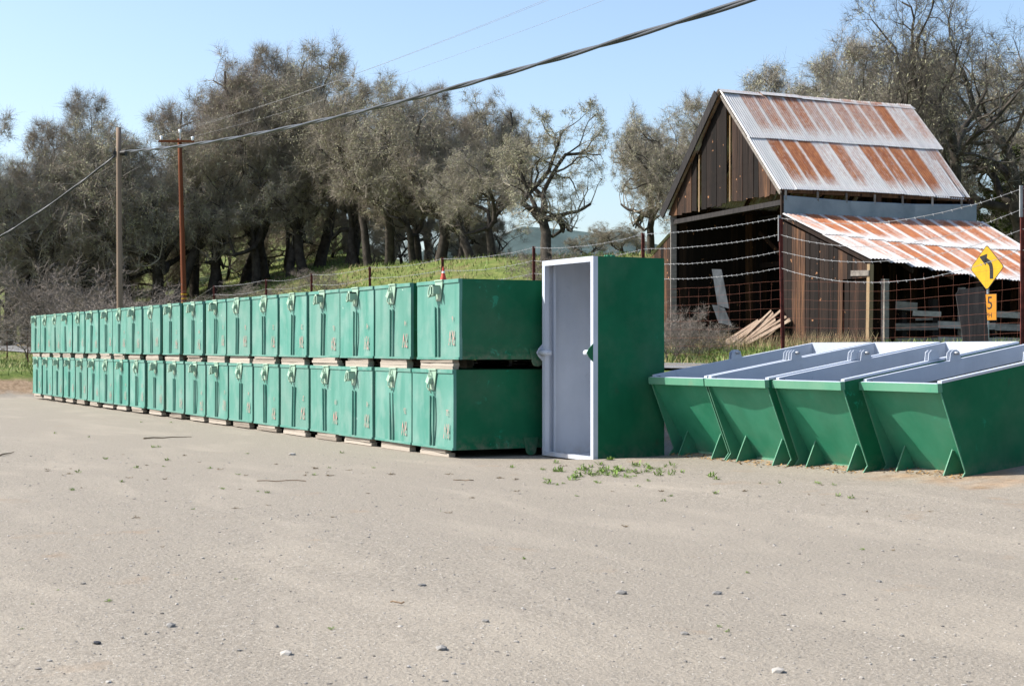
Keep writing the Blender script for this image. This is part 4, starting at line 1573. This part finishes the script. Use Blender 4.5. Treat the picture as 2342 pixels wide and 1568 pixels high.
# ------------------------------------------------------------------ trees
def unit(v):
    l = math.sqrt(v[0] * v[0] + v[1] * v[1] + v[2] * v[2]) or 1
    return (v[0] / l, v[1] / l, v[2] / l)


def grow(seed, height=16.0, trunk_h=4.0, trunk_r=0.36, limbs=5, levels=4, gnarl=0.30, spread=0.75, kids=(5, 6, 6, 5), ratio=0.62, up=0.04, stems=1, lean=0.08, limb_len=None, minz=3.2, dome=None):
    q = random.Random(seed)
    segs = []          # x0 y0 z0 x1 y1 z1 r0 r1 level

    def branch(p, d, length, r, level):
        n = max(3, int(length / (0.9 if level < 2 else 0.55)))
        if level >= 3:
            n = 3
        st = length / n
        r_end = r * (0.38 if level else 0.7)
        path = []
        for i in range(n):
            gl = gnarl * (0.5 if level == 0 else 1.0)
            d = unit((d[0] + q.gauss(0, gl), d[1] + q.gauss(0, gl), d[2] + q.gauss(0, gl) * 0.8 + (up if level > 0 else 0.15)))
            p1 = (p[0] + d[0] * st, p[1] + d[1] * st, p[2] + d[2] * st)
            if p1[2] < minz and level > 0:
                d = unit((d[0], d[1], abs(d[2]) + 0.2))
                p1 = (p[0] + d[0] * st, p[1] + d[1] * st, p[2] + d[2] * st)
            if dome and level > 0:
                rx, cz, rz = dome
                if (p1[0] ** 2 + p1[1] ** 2) / (rx * rx) + ((p1[2] - cz) / rz) ** 2 > 1.0 + 0.12 * q.random():
                    if not path:
                        return
                    n = i
                    break
            ra = r + (r_end - r) * i / n
            rb = r + (r_end - r) * (i + 1) / n
            segs.append((*p, *p1, ra, rb, level))
            p = p1
            path.append((p, d, rb, (i + 1) / n))
        if level >= levels:
            return
        nk = kids[level] if level < len(kids) else 4
        n = max(1, len(path))
        if not path:
            return
        if level == 0:
            cand = [path[-1]] * nk
            if n > 4:
                cand[0] = path[-2]
        else:
            cand = [path[min(n - 1, int(n * (0.22 + 0.78 * (k + q.random()) / nk)))] for k in range(nk - 1)] + [path[-1]]
        a0 = q.uniform(0, 6.28)
        for k, (pp, dd, rr, f) in enumerate(cand):
            # random direction about dd
            az = a0 + k * 2.4 + q.uniform(-0.5, 0.5)
            ang = (q.uniform(0.35, 1.0) * spread * 1.4) if level == 0 else q.uniform(0.45, 1.1)
            if level > 0 and k == nk - 1:
                ang = q.uniform(0.1, 0.4)
            a = unit((dd[1], -dd[0], 0.001)) if abs(dd[2]) < 0.95 else (1, 0, 0)
            b = (dd[1] * a[2] - dd[2] * a[1], dd[2] * a[0] - dd[0] * a[2], dd[0] * a[1] - dd[1] * a[0])
            c, s = math.cos(ang), math.sin(ang)
            nd = unit((dd[0] * c + (a[0] * math.cos(az) + b[0] * math.sin(az)) * s,
                       dd[1] * c + (a[1] * math.cos(az) + b[1] * math.sin(az)) * s,
                       dd[2] * c + (a[2] * math.cos(az) + b[2] * math.sin(az)) * s))
            if level == 0:
                ln = (limb_len or (height - trunk_h) * 0.72) * q.uniform(0.75, 1.1)
                rr2 = rr * q.uniform(0.55, 0.78)
            else:
                ln = length * ratio * q.uniform(0.65, 1.1) * (1.0 - 0.35 * f)
                rr2 = rr * q.uniform(0.45, 0.72)
            branch(pp, nd, ln, max(rr2, 0.008), level + 1)
    for s in range(stems):
        a = q.uniform(0, 6.28)
        off = 0.0 if stems == 1 else q.uniform(0.1, 0.6)
        branch((off * math.cos(a), off * math.sin(a), -0.4), unit((lean * math.cos(a) * (1 if stems == 1 else 4), lean * math.sin(a) * (1 if stems == 1 else 4), 1)), trunk_h * (1 if stems == 1 else q.uniform(0.6, 1.1)), trunk_r, 0)
    return np.array(segs)


def tubes_np(S, k):
    """prisms for all segments at once"""
    p0, p1 = S[:, 0:3], S[:, 3:6]
    r0, r1 = S[:, 6:7], S[:, 7:8]
    t = p1 - p0
    ln = np.linalg.norm(t, axis=1, keepdims=True) + 1e-9
    t = t / ln
    a = np.where(np.abs(t[:, 2:3]) < 0.9, np.array([[0, 0, 1.0]]), np.array([[1.0, 0, 0]]))
    s = np.cross(t, a)
    s /= np.linalg.norm(s, axis=1, keepdims=True) + 1e-9
    u = np.cross(t, s)
    n = len(S)
    V = np.zeros((n, 2 * k, 3))
    for j in range(k):
        an = 2 * math.pi * j / k
        dirv = s * math.cos(an) + u * math.sin(an)
        V[:, j] = p0 - t * r0 * 0.3 + dirv * r0
        V[:, k + j] = p1 + t * r1 * 0.3 + dirv * r1
    F = np.zeros((n, k, 4), dtype=np.int64)
    base = (np.arange(n) * 2 * k)
    for j in range(k):
        F[:, j, 0] = base + j
        F[:, j, 1] = base + (j + 1) % k
        F[:, j, 2] = base + k + (j + 1) % k
        F[:, j, 3] = base + k + j
    return V.reshape(-1, 3), F.reshape(-1, 4)


def tree_meshes(name, seed, n_twig, n_lichen, bark='bark', twig='twig', lichen='lichen', twig_w=0.0055, twig_len=(0.35, 0.9), lich=(0.035, 0.085), droop=0.0, scale_r=1.2, slim=0.32, **kw):
    S = grow(seed, **kw)
    S[:, 6:8] *= scale_r
    rng = np.random.default_rng(seed)
    lv = S[:, 8]
    big = S[lv <= 1]
    midb = S[lv == 2]
    fin = S[lv >= 3]
    v1, f1 = tubes_np(big, 7)
    trunk = np_mesh('trunk', v1, f1, [M[bark]], smooth=True)
    parts_v, parts_f, parts_m = [], [], []
    v2, f2 = tubes_np(midb, 4)
    v3, f3 = tubes_np(fin, 3)
    off = 0
    for v, f, mi in ((v2, f2, 0), (v3, f3, 1)):
        parts_v.append(v)
        parts_f.append(f + off)
        parts_m.append(np.full(len(f), mi))
        off += len(v)
    # twigs: thin tapering slivers (a quad with one narrow end)
    src = S[lv >= 4]
    idx = rng.integers(0, len(src), n_twig)
    u = rng.random((n_twig, 1))
    base = src[idx, 0:3] * (1 - u) + src[idx, 3:6] * u
    dv = src[idx, 3:6] - src[idx, 0:3]
    dv /= np.linalg.norm(dv, axis=1, keepdims=True) + 1e-9
    d = dv * 0.9 + rng.normal(0, 0.55, (n_twig, 3)) + np.array([[0, 0, 0.08 - droop]])
    d /= np.linalg.norm(d, axis=1, keepdims=True)
    ln = rng.uniform(*twig_len, (n_twig, 1))
    side = np.cross(d, rng.normal(0, 1, (n_twig, 3)))
    side /= np.linalg.norm(side, axis=1, keepdims=True) + 1e-9
    mid = base + d * ln * 0.55 + rng.normal(0, 0.06, (n_twig, 3))
    end = base + d * ln + rng.normal(0, 0.12, (n_twig, 3)) * ln + np.array([[0, 0, -droop * 0.4]]) * ln
    w = twig_w * rng.uniform(0.7, 1.3, (n_twig, 1))
    tv = np.stack([base - side * w, base + side * w, mid + side * w * 0.75, mid - side * w * 0.75, end + side * w * 0.4, end - side * w * 0.4], axis=1)
    tf = np.zeros((n_twig, 2, 4), dtype=np.int64)
    b0 = np.arange(n_twig) * 6
    tf[:, 0] = np.stack([b0, b0 + 1, b0 + 2, b0 + 3], axis=1)
    tf[:, 1] = np.stack([b0 + 3, b0 + 2, b0 + 4, b0 + 5], axis=1)
    parts_v.append(tv.reshape(-1, 3))
    parts_f.append(tf.reshape(-1, 4) + off)
    parts_m.append(np.full(n_twig * 2, 1))
    off += n_twig * 6
    # lichen beards and tufts on the branches
    if n_lichen:
        src2 = S[lv >= 2]
        # lichen grows in clumps: favour some branches
        wgt = rng.random(len(src2)) ** 3
        wgt /= wgt.sum()
        idx = rng.choice(len(src2), n_lichen, p=wgt)
        u = rng.random((n_lichen, 1))
        c = src2[idx, 0:3] * (1 - u) + src2[idx, 3:6] * u + rng.normal(0, 0.10, (n_lichen, 3))
        a = rng.normal(0, 1, (n_lichen, 3))
        a /= np.linalg.norm(a, axis=1, keepdims=True)
        b = np.cross(a, rng.normal(0, 1, (n_lichen, 3)))
        b[:, 2] -= 0.5
        b /= np.linalg.norm(b, axis=1, keepdims=True)
        s2 = rng.uniform(*lich, (n_lichen, 1)) * 1.3
        s1 = rng.uniform(*lich, (n_lichen, 1)) * slim
        if slim < 1:            # beards lie along the branch or hang from it
            bd_ = src2[idx, 3:6] - src2[idx, 0:3]
            bd_ /= np.linalg.norm(bd_, axis=1, keepdims=True) + 1e-9
            b = bd_ * rng.choice([-1.0, 1.0], (n_lichen, 1)) + rng.normal(0, 0.35, (n_lichen, 3)) + np.array([[0, 0, -0.45]])
            b /= np.linalg.norm(b, axis=1, keepdims=True)
            a = np.cross(b, rng.normal(0, 1, (n_lichen, 3)))
            a /= np.linalg.norm(a, axis=1, keepdims=True) + 1e-9
            c = c - rng.normal(0, 0.06, (n_lichen, 3))
        lvv = np.stack([c - a * s1 * 0.5, c + a * s1 * 0.4, c + a * s1 * 0.25 + b * s2, c - a * s1 * 0.45 + b * s2 * 0.8], axis=1)
        b0 = np.arange(n_lichen) * 4
        lf = np.stack([b0, b0 + 1, b0 + 2, b0 + 3], axis=1)
        parts_v.append(lvv.reshape(-1, 3))
        parts_f.append(lf + off)
        parts_m.append(np.full(n_lichen, 2))
        off += n_lichen * 4
    crown = np_mesh('crown', np.concatenate(parts_v), np.concatenate(parts_f), [M[bark], M[twig], M[lichen]], np.concatenate(parts_m))
    zmax = max(float(v_[:, 2].max()) for v_ in parts_v) - 0.25
    return trunk, crown, zmax


TV = {}
K5 = (5, 6, 6, 5, 4)
LB = (0.06, 0.15)
TV['a'] = tree_meshes('a', 1, 24000, 10000, height=16, trunk_h=4.2, trunk_r=0.34, kids=K5, levels=5, gnarl=0.34, minz=2.4, lich=LB, dome=(5.6, 9.2, 7.0))
TV['b'] = tree_meshes('b', 7, 24000, 7000, height=16, trunk_h=5.2, trunk_r=0.30, kids=(4, 7, 6, 5, 4), levels=5, spread=0.65, lean=0.15, gnarl=0.32, minz=2.4, lich=LB, dome=(4.8, 9.6, 6.8))
TV['c'] = tree_meshes('c', 13, 26000, 13000, height=16, trunk_h=3.4, trunk_r=0.38, kids=(6, 6, 6, 5, 4), levels=5, spread=0.95, gnarl=0.40, droop=0.12, up=0.0, minz=2.0, lich=LB, dome=(6.4, 8.4, 6.6))
TV['d'] = tree_meshes('d', 22, 22000, 2500, height=16, trunk_h=4.8, trunk_r=0.28, kids=(5, 5, 6, 5, 4), levels=5, spread=0.6, up=0.07, gnarl=0.34, lich=LB, dome=(5.0, 10.2, 6.8))
TV['e'] = tree_meshes('e', 31, 15000, 10000, height=14, trunk_h=3.6, trunk_r=0.38, kids=(5, 6, 5, 5, 4), levels=5, spread=0.6, gnarl=0.42, twig_len=(0.2, 0.5), minz=2.0, lich=LB, dome=(4.2, 8.0, 6.2))
TV['f'] = tree_meshes('f', 48, 22000, 5000, twig='twig_dark', height=20, trunk_h=7.5, trunk_r=0.50, kids=(6, 7, 6, 5, 4), levels=5, spread=0.85, gnarl=0.32, limb_len=10.0, minz=6.5, lich=(0.06, 0.16), dome=(8.0, 14.0, 8.0))
TV['s'] = tree_meshes('s', 52, 6000, 0, bark='bark_grey', twig='brush_twig', height=5, trunk_h=1.2, trunk_r=0.06, kids=(4, 5, 5, 3), levels=4, stems=5, lean=0.12, limb_len=3.0, minz=0.3, twig_w=0.007, twig_len=(0.25, 0.6), gnarl=0.34)
TV['t'] = tree_meshes('t', 64, 16000, 30000, lichen='live_leaf', slim=1.0, height=14, trunk_h=3.5, trunk_r=0.3, kids=(6, 6, 6, 5), levels=4, spread=0.7, lich=(0.10, 0.22), dome=(5.0, 8.4, 5.6))
TV['u'] = tree_meshes('u', 71, 18000, 6000, height=9, trunk_h=1.8, trunk_r=0.2, kids=(6, 6, 6, 5), levels=4, spread=0.95, gnarl=0.4, minz=0.4, lich=LB, limb_len=6.0, dome=(4.6, 4.2, 4.6))

BINS_X = [1000, 898, 816, 740, 670, 604, 548, 496, 441, 391, 346, 307, 271, 242, 212, 181, 151, 127, 104, 82]


def plant(var, u, dist, v_top, label, cat='tree', name='oak_tree', rot=None, group=None, wide=0.92):
    p = ray(u, dist)
    gz = ground_z(p.x, p.y)
    top = EYE + (800 - v_top) / 3470 * dist
    tr, cr, zmax = TV[var]
    s = max(0.25, (top - gz) / zmax)
    q = random.Random(int(u * 7 + dist))
    t = thing(name, label, cat, (p.x, p.y, gz - 0.1), q.uniform(0, 6.28) if rot is None else rot, group)
    sx = (s * 0.8 + 0.2) * wide if name != 'bare_bush' else (s * 0.35 + 0.65) * wide
    t.scale = (sx, sx, s)
    obj('trunk', tr, t)
    obj('crown', cr, t)
    return t


def wood():
    G = 'oaks of the wooded slope'
    def bin_word(u):
        k = min(range(20), key=lambda i: abs(BINS_X[i] - u))
        return 'above the nearest upper bin' if k == 0 else ('above the farthest upper bin' if k == 19 else 'above the %s upper bin from near end' % NTH[k])
    front = [(118, 109, 256, 'c'), (165, 111, 262, 'd'), (243, 114, 200, 'd'), (300, 112, 275, 'b'), (350, 112, 230, 'c'), (398, 111, 186, 'a'), (445, 110, 156, 'b'), (503, 112, 164, 'd'), (558, 112, 127, 'a'), (610, 109, 107, 'b'),
             (662, 106, 83, 'd'), (728, 108, 97, 'a'), (800, 106, 112, 'c'), (890, 103, 164, 'a'), (1003, 98, 160, 'c')]
    plant('a', 15, 112, 232, 'tall bare oak at the far left edge of the wood', group=G)
    plant('c', -25, 118, 235, 'bare oak cut by the left photo edge', group=G)
    plant('b', 68, 110, 262, 'bare oak between the far left edge and the row end', group=G)
    plant('b', 845, 105, 160, 'slim oak in the front rank between third and second upper bins', group=G)
    plant('d', 945, 101, 178, 'slim oak in the front rank between second and nearest upper bins', group=G)
    plant('b', 1050, 97, 200, 'slim oak in the front rank above the near bin side panel', group=G)
    seen = set()
    for u, dist, v, var in front:
        if 430 < u < 830:
            dist += 7
        lab = 'tall bare front-rank oak ' + bin_word(u)
        assert lab not in seen, lab
        seen.add(lab)
        plant(var, u, dist, v, lab, group=G)
    plant('a', 1080, 94, 215, 'bare oak at the right end of the dense wood', group=G)
    plant('c', 1125, 88, 300, 'low lichen hung oak between the wood and the lone oak', group=G)
    plant('e', 1247, 82, 222, 'lone gnarled lichen covered oak standing before the sky gap', rot=0.6, wide=0.95)
    mid = [(55, 112, 360, 'c'), (165, 111, 350, 'e'), (375, 114, 330, 'c'), (480, 113, 300, 'e'), (585, 112, 280, 'c'), (695, 112, 265, 'e'), (815, 110, 250, 'c'), (955, 104, 300, 'c'), (1060, 98, 370, 'e')]
    for u, dist, v, var in mid:
        plant(var, u, dist, v, 'low spreading lichen-grey oak ' + bin_word(u) if u < 1040 else 'low spreading oak at the wood edge behind the tall standing bin', group=G)
    back = [(0, 138, 320, 'b'), (150, 136, 340, 'a'), (290, 136, 340, 'c'), (500, 136, 250, 'b'), (600, 136, 220, 'c'), (715, 134, 200, 'd'), (795, 130, 225, 'b'), (890, 130, 260, 'a'), (975, 125, 265, 'c')]
    for u, dist, v, var in back:
        plant(var, u, dist, v, 'oak far back in the wood ' + bin_word(u), group=G)
    low = [(30, 124, 500, 'u'), (105, 126, 490, 'u'), (190, 124, 500, 'u'), (275, 124, 490, 'u'), (360, 122, 480, 'u'), (445, 122, 470, 'u'), (520, 120, 470, 'u'), (600, 119, 460, 'u'), (680, 118, 460, 'u'), (760, 116, 455, 'u'), (840, 114, 455, 'u'), (920, 111, 460, 'u'), (995, 108, 465, 'u')]
    for u, dist, v, var in low:
        plant(var, u, dist + (8 if 400 < u < 900 else 0), v, 'low dense oak deep in the wood ' + bin_word(u), group=G, wide=0.95)
    plant('u', 1060, 106, 465, 'low dense oak deep in the wood behind the tall standing bin', group=G, wide=0.95)
    plant('u', 1140, 102, 480, 'low dense oak behind the lone oak', group=G, wide=1.0)
    plant('b', 1100, 118, 250, 'oak far back in the wood beside the lone oak', group=G)
    plant('t', 655, 118, 185, 'dark evergreen crown among the bare oaks', name='evergreen_tree', wide=0.6)
    # right of the gap
    plant('e', 1492, 92, 265, 'lichen pale oak at the right edge of the sky gap', wide=0.75)
    plant('c', 1585, 88, 195, 'gnarled pale oak rising left of the barn gable', wide=0.8)
    plant('a', 1600, 92, 168, 'tall bare oak right behind the barn peak')
    plant('d', 1720, 88, 150, 'bare oak crown showing over the left of the barn ridge')
    plant('b', 1830, 92, 160, 'reddish bare oak crown over the middle of the barn ridge')
    plant('c', 1940, 84, 105, 'bare oak over the right of the barn ridge')
    plant('c', 1420, 112, 500, 'low brushy oak in the bottom of the sky gap')
    plant('a', 1345, 120, 515, 'small far oak left in the bottom of the sky gap')
    plant('e', 1560, 98, 330, 'low oak half hidden by the barn gable')
    plant('f', 2252, 66, -190, 'great dark oak with thick trunk right behind the barn', rot=2.2, wide=0.82)
    plant('a', 2140, 80, 20, 'tall oak with spreading boughs above the barn roof end', rot=4.0, wide=0.9)
    plant('f', 2400, 70, -140, 'big oak at the right edge behind the barn', rot=1.1, wide=0.9)
    plant('b', 2035, 92, 40, 'oak behind the far end of the barn ridge')
    plant('b', 2210, 92, 90, 'oak in the thicket right of the barn roof')
    plant('a', 2320, 84, 40, 'leafless oak filling the right edge of the thicket')
    plant('t', 2310, 76, 330, 'low olive green oak scrub right of the barn')
    plant('c', 2420, 88, 200, 'oak scrub at the far right behind the lean-to')
    # bare grey brush
    B = 'bare grey brush'
    plant('s', 150, 80, 575, 'big bare grey bush behind the farthest upper bins', 'bush', 'bare_bush', group=B, wide=1.1)
    plant('s', 85, 84, 650, 'bare grey bush just left of the row end', 'bush', 'bare_bush', group=B, wide=0.8)
    plant('s', 225, 76, 630, 'bare grey bush left of the tan pole', 'bush', 'bare_bush', group=B, wide=1.3)
    plant('s', 320, 72, 668, 'tangled bare bush between the two poles', 'bush', 'bare_bush', group=B, wide=1.4)
    plant('s', 395, 74, 672, 'tangled bare bush touching the reddish pole', 'bush', 'bare_bush', group=B, wide=1.1)
    plant('s', 575, 92, 640, 'small twiggy bush on the grassy slope', 'bush', 'bare_bush', group=B, wide=1.0)
    plant('s', 735, 90, 605, 'thin leafless sapling bush on the grassy slope', 'bush', 'bare_bush', group=B, wide=0.7)
    plant('s', 1535, 45, 680, 'grey brush against the left barn post', 'bush', 'bare_bush', group=B, wide=0.42)
    plant('s', 1590, 46, 735, 'low dead brush in the barn mouth', 'bush', 'bare_bush', group=B, wide=0.5)
    plant('s', 1420, 70, 590, 'twiggy bush below the sky gap', 'bush', 'bare_bush', group=B, wide=1.2)
    plant('s', 1300, 74, 560, 'leafless scrub right of the lone oak', 'bush', 'bare_bush', group=B, wide=1.1)


wood()

# ------------------------------------------------------------------ grass, weeds, gravel
def blades(name, n, area, h, w, mats, seed, lean=0.45, kindmix=0.25):
    """area(rng) -> (b, d) ; three-sided tapered blades"""
    rng = np.random.default_rng(seed)
    V = np.zeros((n, 3, 3))
    mi = np.zeros(n, dtype=np.int32)
    bd = area(rng, n)
    for i in range(n):
        b, d = bd[i]
        p = yard(b, d)
        V[i, :, 0] = p.x
        V[i, :, 1] = p.y
        V[i, :, 2] = ground_bd(b, d)
    hh = rng.uniform(h[0], h[1], n)
    an = rng.uniform(0, math.pi, n)
    ww = w * rng.uniform(0.7, 1.4, n)
    V[:, 0, 0] -= np.cos(an) * ww
    V[:, 0, 1] -= np.sin(an) * ww
    V[:, 1, 0] += np.cos(an) * ww
    V[:, 1, 1] += np.sin(an) * ww
    V[:, 2, 0] += rng.normal(0, lean, n) * hh
    V[:, 2, 1] += rng.normal(0, lean, n) * hh
    V[:, 2, 2] += hh
    V[:, 0:2, 2] -= 0.03
    patch = np.sin(bd[:, 0] * 0.9 + 1.3) * np.sin(bd[:, 1] * 0.45 + 0.4) + rng.normal(0, 0.6, n)
    mi = (patch > 1.4 - 3 * kindmix).astype(np.int32)
    F = np.arange(n * 3).reshape(n, 3)
    me = np_mesh(name, V.reshape(-1, 3), F, mats, mi)
    return obj(name, me, None, kind='stuff')


G2 = [M['blade'], M['blade_dry']]


def rect(b0, b1, d0, d1):
    return lambda rng, n: np.stack([rng.uniform(b0, b1, n), rng.uniform(d0, d1, n)], axis=1)


g = blades('grass', 9000, rect(5.8, 7.9, -14, 40), (0.02, 0.07), 0.010, G2, 1)
tag(g, 'rough green grass verge on the yard side of the road', 'grass')
g = blades('grass', 16000, rect(14.2, 21, -8, 36), (0.08, 0.30), 0.016, G2, 2)
tag(g, 'bright green grass between the road and the barn', 'grass')
g = blades('grass', 12000, rect(-10, 8.0, 35.2, 95), (0.08, 0.26), 0.02, G2, 3, kindmix=0.15)
tag(g, 'green grass on the bank beyond the row end', 'grass')
g = blades('grass', 26000, rect(15, 60, 34, 110), (0.12, 0.35), 0.03, G2, 4)
tag(g, 'green hillside grass under the oaks', 'grass')


def barn_weeds(rng, n):
    a = rng.uniform(-5.0, 9.5, n)
    l = rng.uniform(-1.9, 0.2, n)
    out = []
    for x, y in zip(a, l):
        p = BBASE + BP(x, y, 0)
        out.append(to_bd(p.x, p.y))
    return np.array(out)


g = blades('dry_weeds', 4200, barn_weeds, (0.12, 0.62), 0.008, [M['blade_dry'], M['twig_dry']], 5, 0.35, 0.4)
tag(g, 'tall dead weeds along the foot of the barn', 'dry weeds')


def weeds():
    q = random.Random(8)
    for name, mat, spots, lab in (
            ('weeds', 'weed', None, 'low green weeds sprouting from the gravel'),
            ('dead_weeds', 'weed_dry', None, 'small withered weeds scattered on the gravel')):
        b = MB()
        pts = []
        if name == 'weeds':
            for _ in range(85):
                u = q.gauss(1420, 95)
                v = q.gauss(1082, 13)
                pts.append((u, min(1125, max(1062, v)), q.uniform(0.035, 0.10)))
            for _ in range(16):
                pts.append((q.uniform(1180, 2000), q.uniform(1085, 1150), q.uniform(0.03, 0.06)))
            for _ in range(26):
                pts.append((q.uniform(60, 900), q.uniform(960, 1130), q.uniform(0.03, 0.07)))
            for _ in range(14):
                pts.append((q.uniform(50, 2300), q.uniform(1120, 1450), q.uniform(0.012, 0.03)))
        else:
            for _ in range(75):
                pts.append((q.uniform(80, 2200), 1000 + abs(q.gauss(0, 70)) + q.uniform(20, 60), q.uniform(0.02, 0.06)))
        for u, v, s in pts:
            dist = EYE * 3470 / (v - 800)
            p = ray(u, dist)
            bb, dd = to_bd(p.x, p.y)
            if bb > -0.25 and dd > -2 or bb > 1.6:
                continue
            gz = ground_z(p.x, p.y)
            for _ in range(q.randint(14, 26)):
                a = q.uniform(0, 6.28)
                el = q.uniform(0.2, 1.3) if name == 'weeds' else q.uniform(0.0, 0.7)
                ln = s * q.uniform(0.35, 1.2)
                d = Vector((math.cos(a) * math.cos(el), math.sin(a) * math.cos(el), math.sin(el)))
                sd = Vector((-math.sin(a), math.cos(a), 0)) * ln * q.uniform(0.07, 0.14)
                c = Vector((p.x + q.uniform(-s, s) * 0.5, p.y + q.uniform(-s, s) * 0.5, gz))
                b.add([c, c + d * ln * 0.55 + sd, c + d * ln + Vector((0, 0, -0.15 * ln)), c + d * ln * 0.55 - sd], [(0, 1, 2, 3)])
        o = obj(name, b.mesh(name, M[mat]), None, kind='stuff')
        tag(o, lab, 'weeds')


weeds()

ICO_V = [(0, 0, 1), (.89, 0, .45), (.28, .85, .45), (-.72, .53, .45), (-.72, -.53, .45), (.28, -.85, .45), (.72, .53, -.45), (-.28, .85, -.45), (-.89, 0, -.45), (-.28, -.85, -.45), (.72, -.53, -.45), (0, 0, -1)]
ICO_F = [(0, 1, 2), (0, 2, 3), (0, 3, 4), (0, 4, 5), (0, 5, 1), (1, 6, 2), (2, 7, 3), (3, 8, 4), (4, 9, 5), (5, 10, 1), (6, 7, 2), (7, 8, 3), (8, 9, 4), (9, 10, 5), (10, 6, 1), (11, 7, 6), (11, 8, 7), (11, 9, 8), (11, 10, 9), (11, 6, 10)]


def gravel():
    rng = np.random.default_rng(17)
    n = 6000
    iv, jf = np.array(ICO_V), np.array(ICO_F)
    dist = 7.0 + 17 * rng.random(n) ** 1.25
    x = rng.uniform(-0.36, 0.36, n) * dist
    s = 0.0025 + 0.009 * rng.random(n) ** 9 + 0.003 * rng.random(n)
    V = np.zeros((n, 12, 3))
    mi = rng.choice([0, 0, 0, 0, 0, 0, 1, 2], n)
    keep = np.ones(n, dtype=bool)
    for i in range(n):
        b, d = to_bd(x[i], dist[i])
        if (b > -0.2 and d > -1.5) or b > 1.5:
            keep[i] = False
        z = ground_bd(b, d)
        sc = s[i] * np.array([rng.uniform(.8, 1.7), rng.uniform(.8, 1.7), rng.uniform(.4, .9)])
        V[i] = iv * sc * rng.uniform(0.75, 1.2, (12, 1)) + np.array([x[i], dist[i], z + sc[2] * 0.3])
    V, mi = V[keep], mi[keep]
    n = len(V)
    F = (np.arange(n) * 12)[:, None, None] + jf[None]
    me = np_mesh('gravel', V.reshape(-1, 3), F.reshape(-1, 3), [M['gravel'], M['stone_grey'], M['stone_pale']], np.repeat(mi, 20))
    o = obj('gravel', me, None, kind='stuff')
    tag(o, 'loose gravel scattered over the hard yard', 'gravel')


gravel()


def stones():
    q = random.Random(4)
    L_ = [(668, 1040, .055, 'stone_pale', 'white rounded stone lying in front of the bin row'), (1420, 1358, .035, 'stone_grey', 'flat grey stone with dark shadow in the middle foreground'),
          (1640, 1358, .028, 'stone_grey', 'dark flat stone right of the middle foreground'), (390, 1437, .030, 'stone_grey', 'grey stone at the lower left of the yard'),
          (222, 1476, .024, 'black', 'small black stone low at the left'), (1110, 1423, .024, 'stone_grey', 'small grey stone at the centre of the foreground'),
          (1010, 1486, .032, 'stone_grey', 'grey flat stone near the bottom centre'), (655, 1498, .032, 'stone_pale', 'pale flat stone near the bottom left of centre'),
          (965, 1342, .026, 'stone_grey', 'slate chip lying beside a pale pebble'), (1780, 1535, .035, 'stone_pale', 'pale flat stone near the bottom edge'),
          (2010, 1330, .022, 'stone_grey', 'small dark stone in the right foreground'), (1565, 1450, .024, 'stone_grey', 'bluish stone chip low right of centre')]
    for k, (u, v, s, m, lab) in enumerate(L_):
        dist = EYE * 3470 / (v - 800)
        p = ray(u, dist)
        b = MB()
        b.add([(x * s * 1.3 * q.uniform(.8, 1.2), y * s * q.uniform(.8, 1.2), z * s * 0.55 * q.uniform(.8, 1.2)) for x, y, z in ICO_V], ICO_F)
        o = obj('stone', b.mesh('stone', M[m]), None, (p.x, p.y, ground_z(p.x, p.y) + s * 0.2), (0, 0, q.uniform(0, 6)))
        tag(o, lab, 'stone', 'loose stones on the yard')
    for k, (u0, v0, u1, v1, lab) in enumerate(((328, 1004, 438, 1000, 'long dry stick lying before the left part of the bin row'), (0, 1041, 32, 1034, 'dry stick at the left edge of the yard'),
                                               (1037, 1101, 1083, 1101, 'thin dry stick in front of the nearest bins'), (893, 1386, 925, 1387, 'short dry stick in the middle foreground'), (588, 1103, 700, 1102, 'pale straw stalk lying on the gravel'))):
        pts = []
        for i in range(6):
            f = i / 5
            u, v = u0 + (u1 - u0) * f, v0 + (v1 - v0) * f
            dist = EYE * 3470 / (v - 800)
            p = ray(u, dist)
            pts.append(Vector((p.x, p.y + q.uniform(-.02, .02), ground_z(p.x, p.y) + 0.014 + q.uniform(0, .012))))
        b = MB()
        c = pts[0]
        b.tube([p - c for p in pts], [0.014 - 0.0018 * i for i in range(6)] if k < 2 else 0.006, 5)
        o = obj('stick', b.mesh('stick', M['twig_dry']), None, c)
        tag(o, lab, 'stick', 'dry sticks on the yard')


stones()


def litter():
    q = random.Random(31)
    b = MB()
    for fx, fy, w in ((2.97, 21.10, 1.34), (3.62, 19.90, 1.33), (4.36, 18.78, 1.33), (5.26, 17.74, 1.34)):
        for _ in range(150):
            c = Vector((fx, fy, 0)) + DV * q.uniform(-0.05, w) + BV * abs(q.gauss(0, 0.12)) * q.choice((-0.6, 1.4))
            gz = ground_z(c.x, c.y)
            a, ln = q.uniform(0, 6.28), q.uniform(0.015, 0.05)
            d = Vector((math.cos(a), math.sin(a), q.uniform(0, 0.5))) * ln
            sd = Vector((-math.sin(a), math.cos(a), 0.3)) * q.uniform(0.003, 0.012)
            p = Vector((c.x, c.y, gz + 0.004))
            b.add([p - sd, p + sd, p + d + sd, p + d - sd], [(0, 1, 2, 3)])
    o = obj('straw_litter', b.mesh('straw_litter', M['litter']), None, kind='stuff')
    tag(o, 'tan straw and dirt crumbs at the hopper feet', 'litter')


litter()
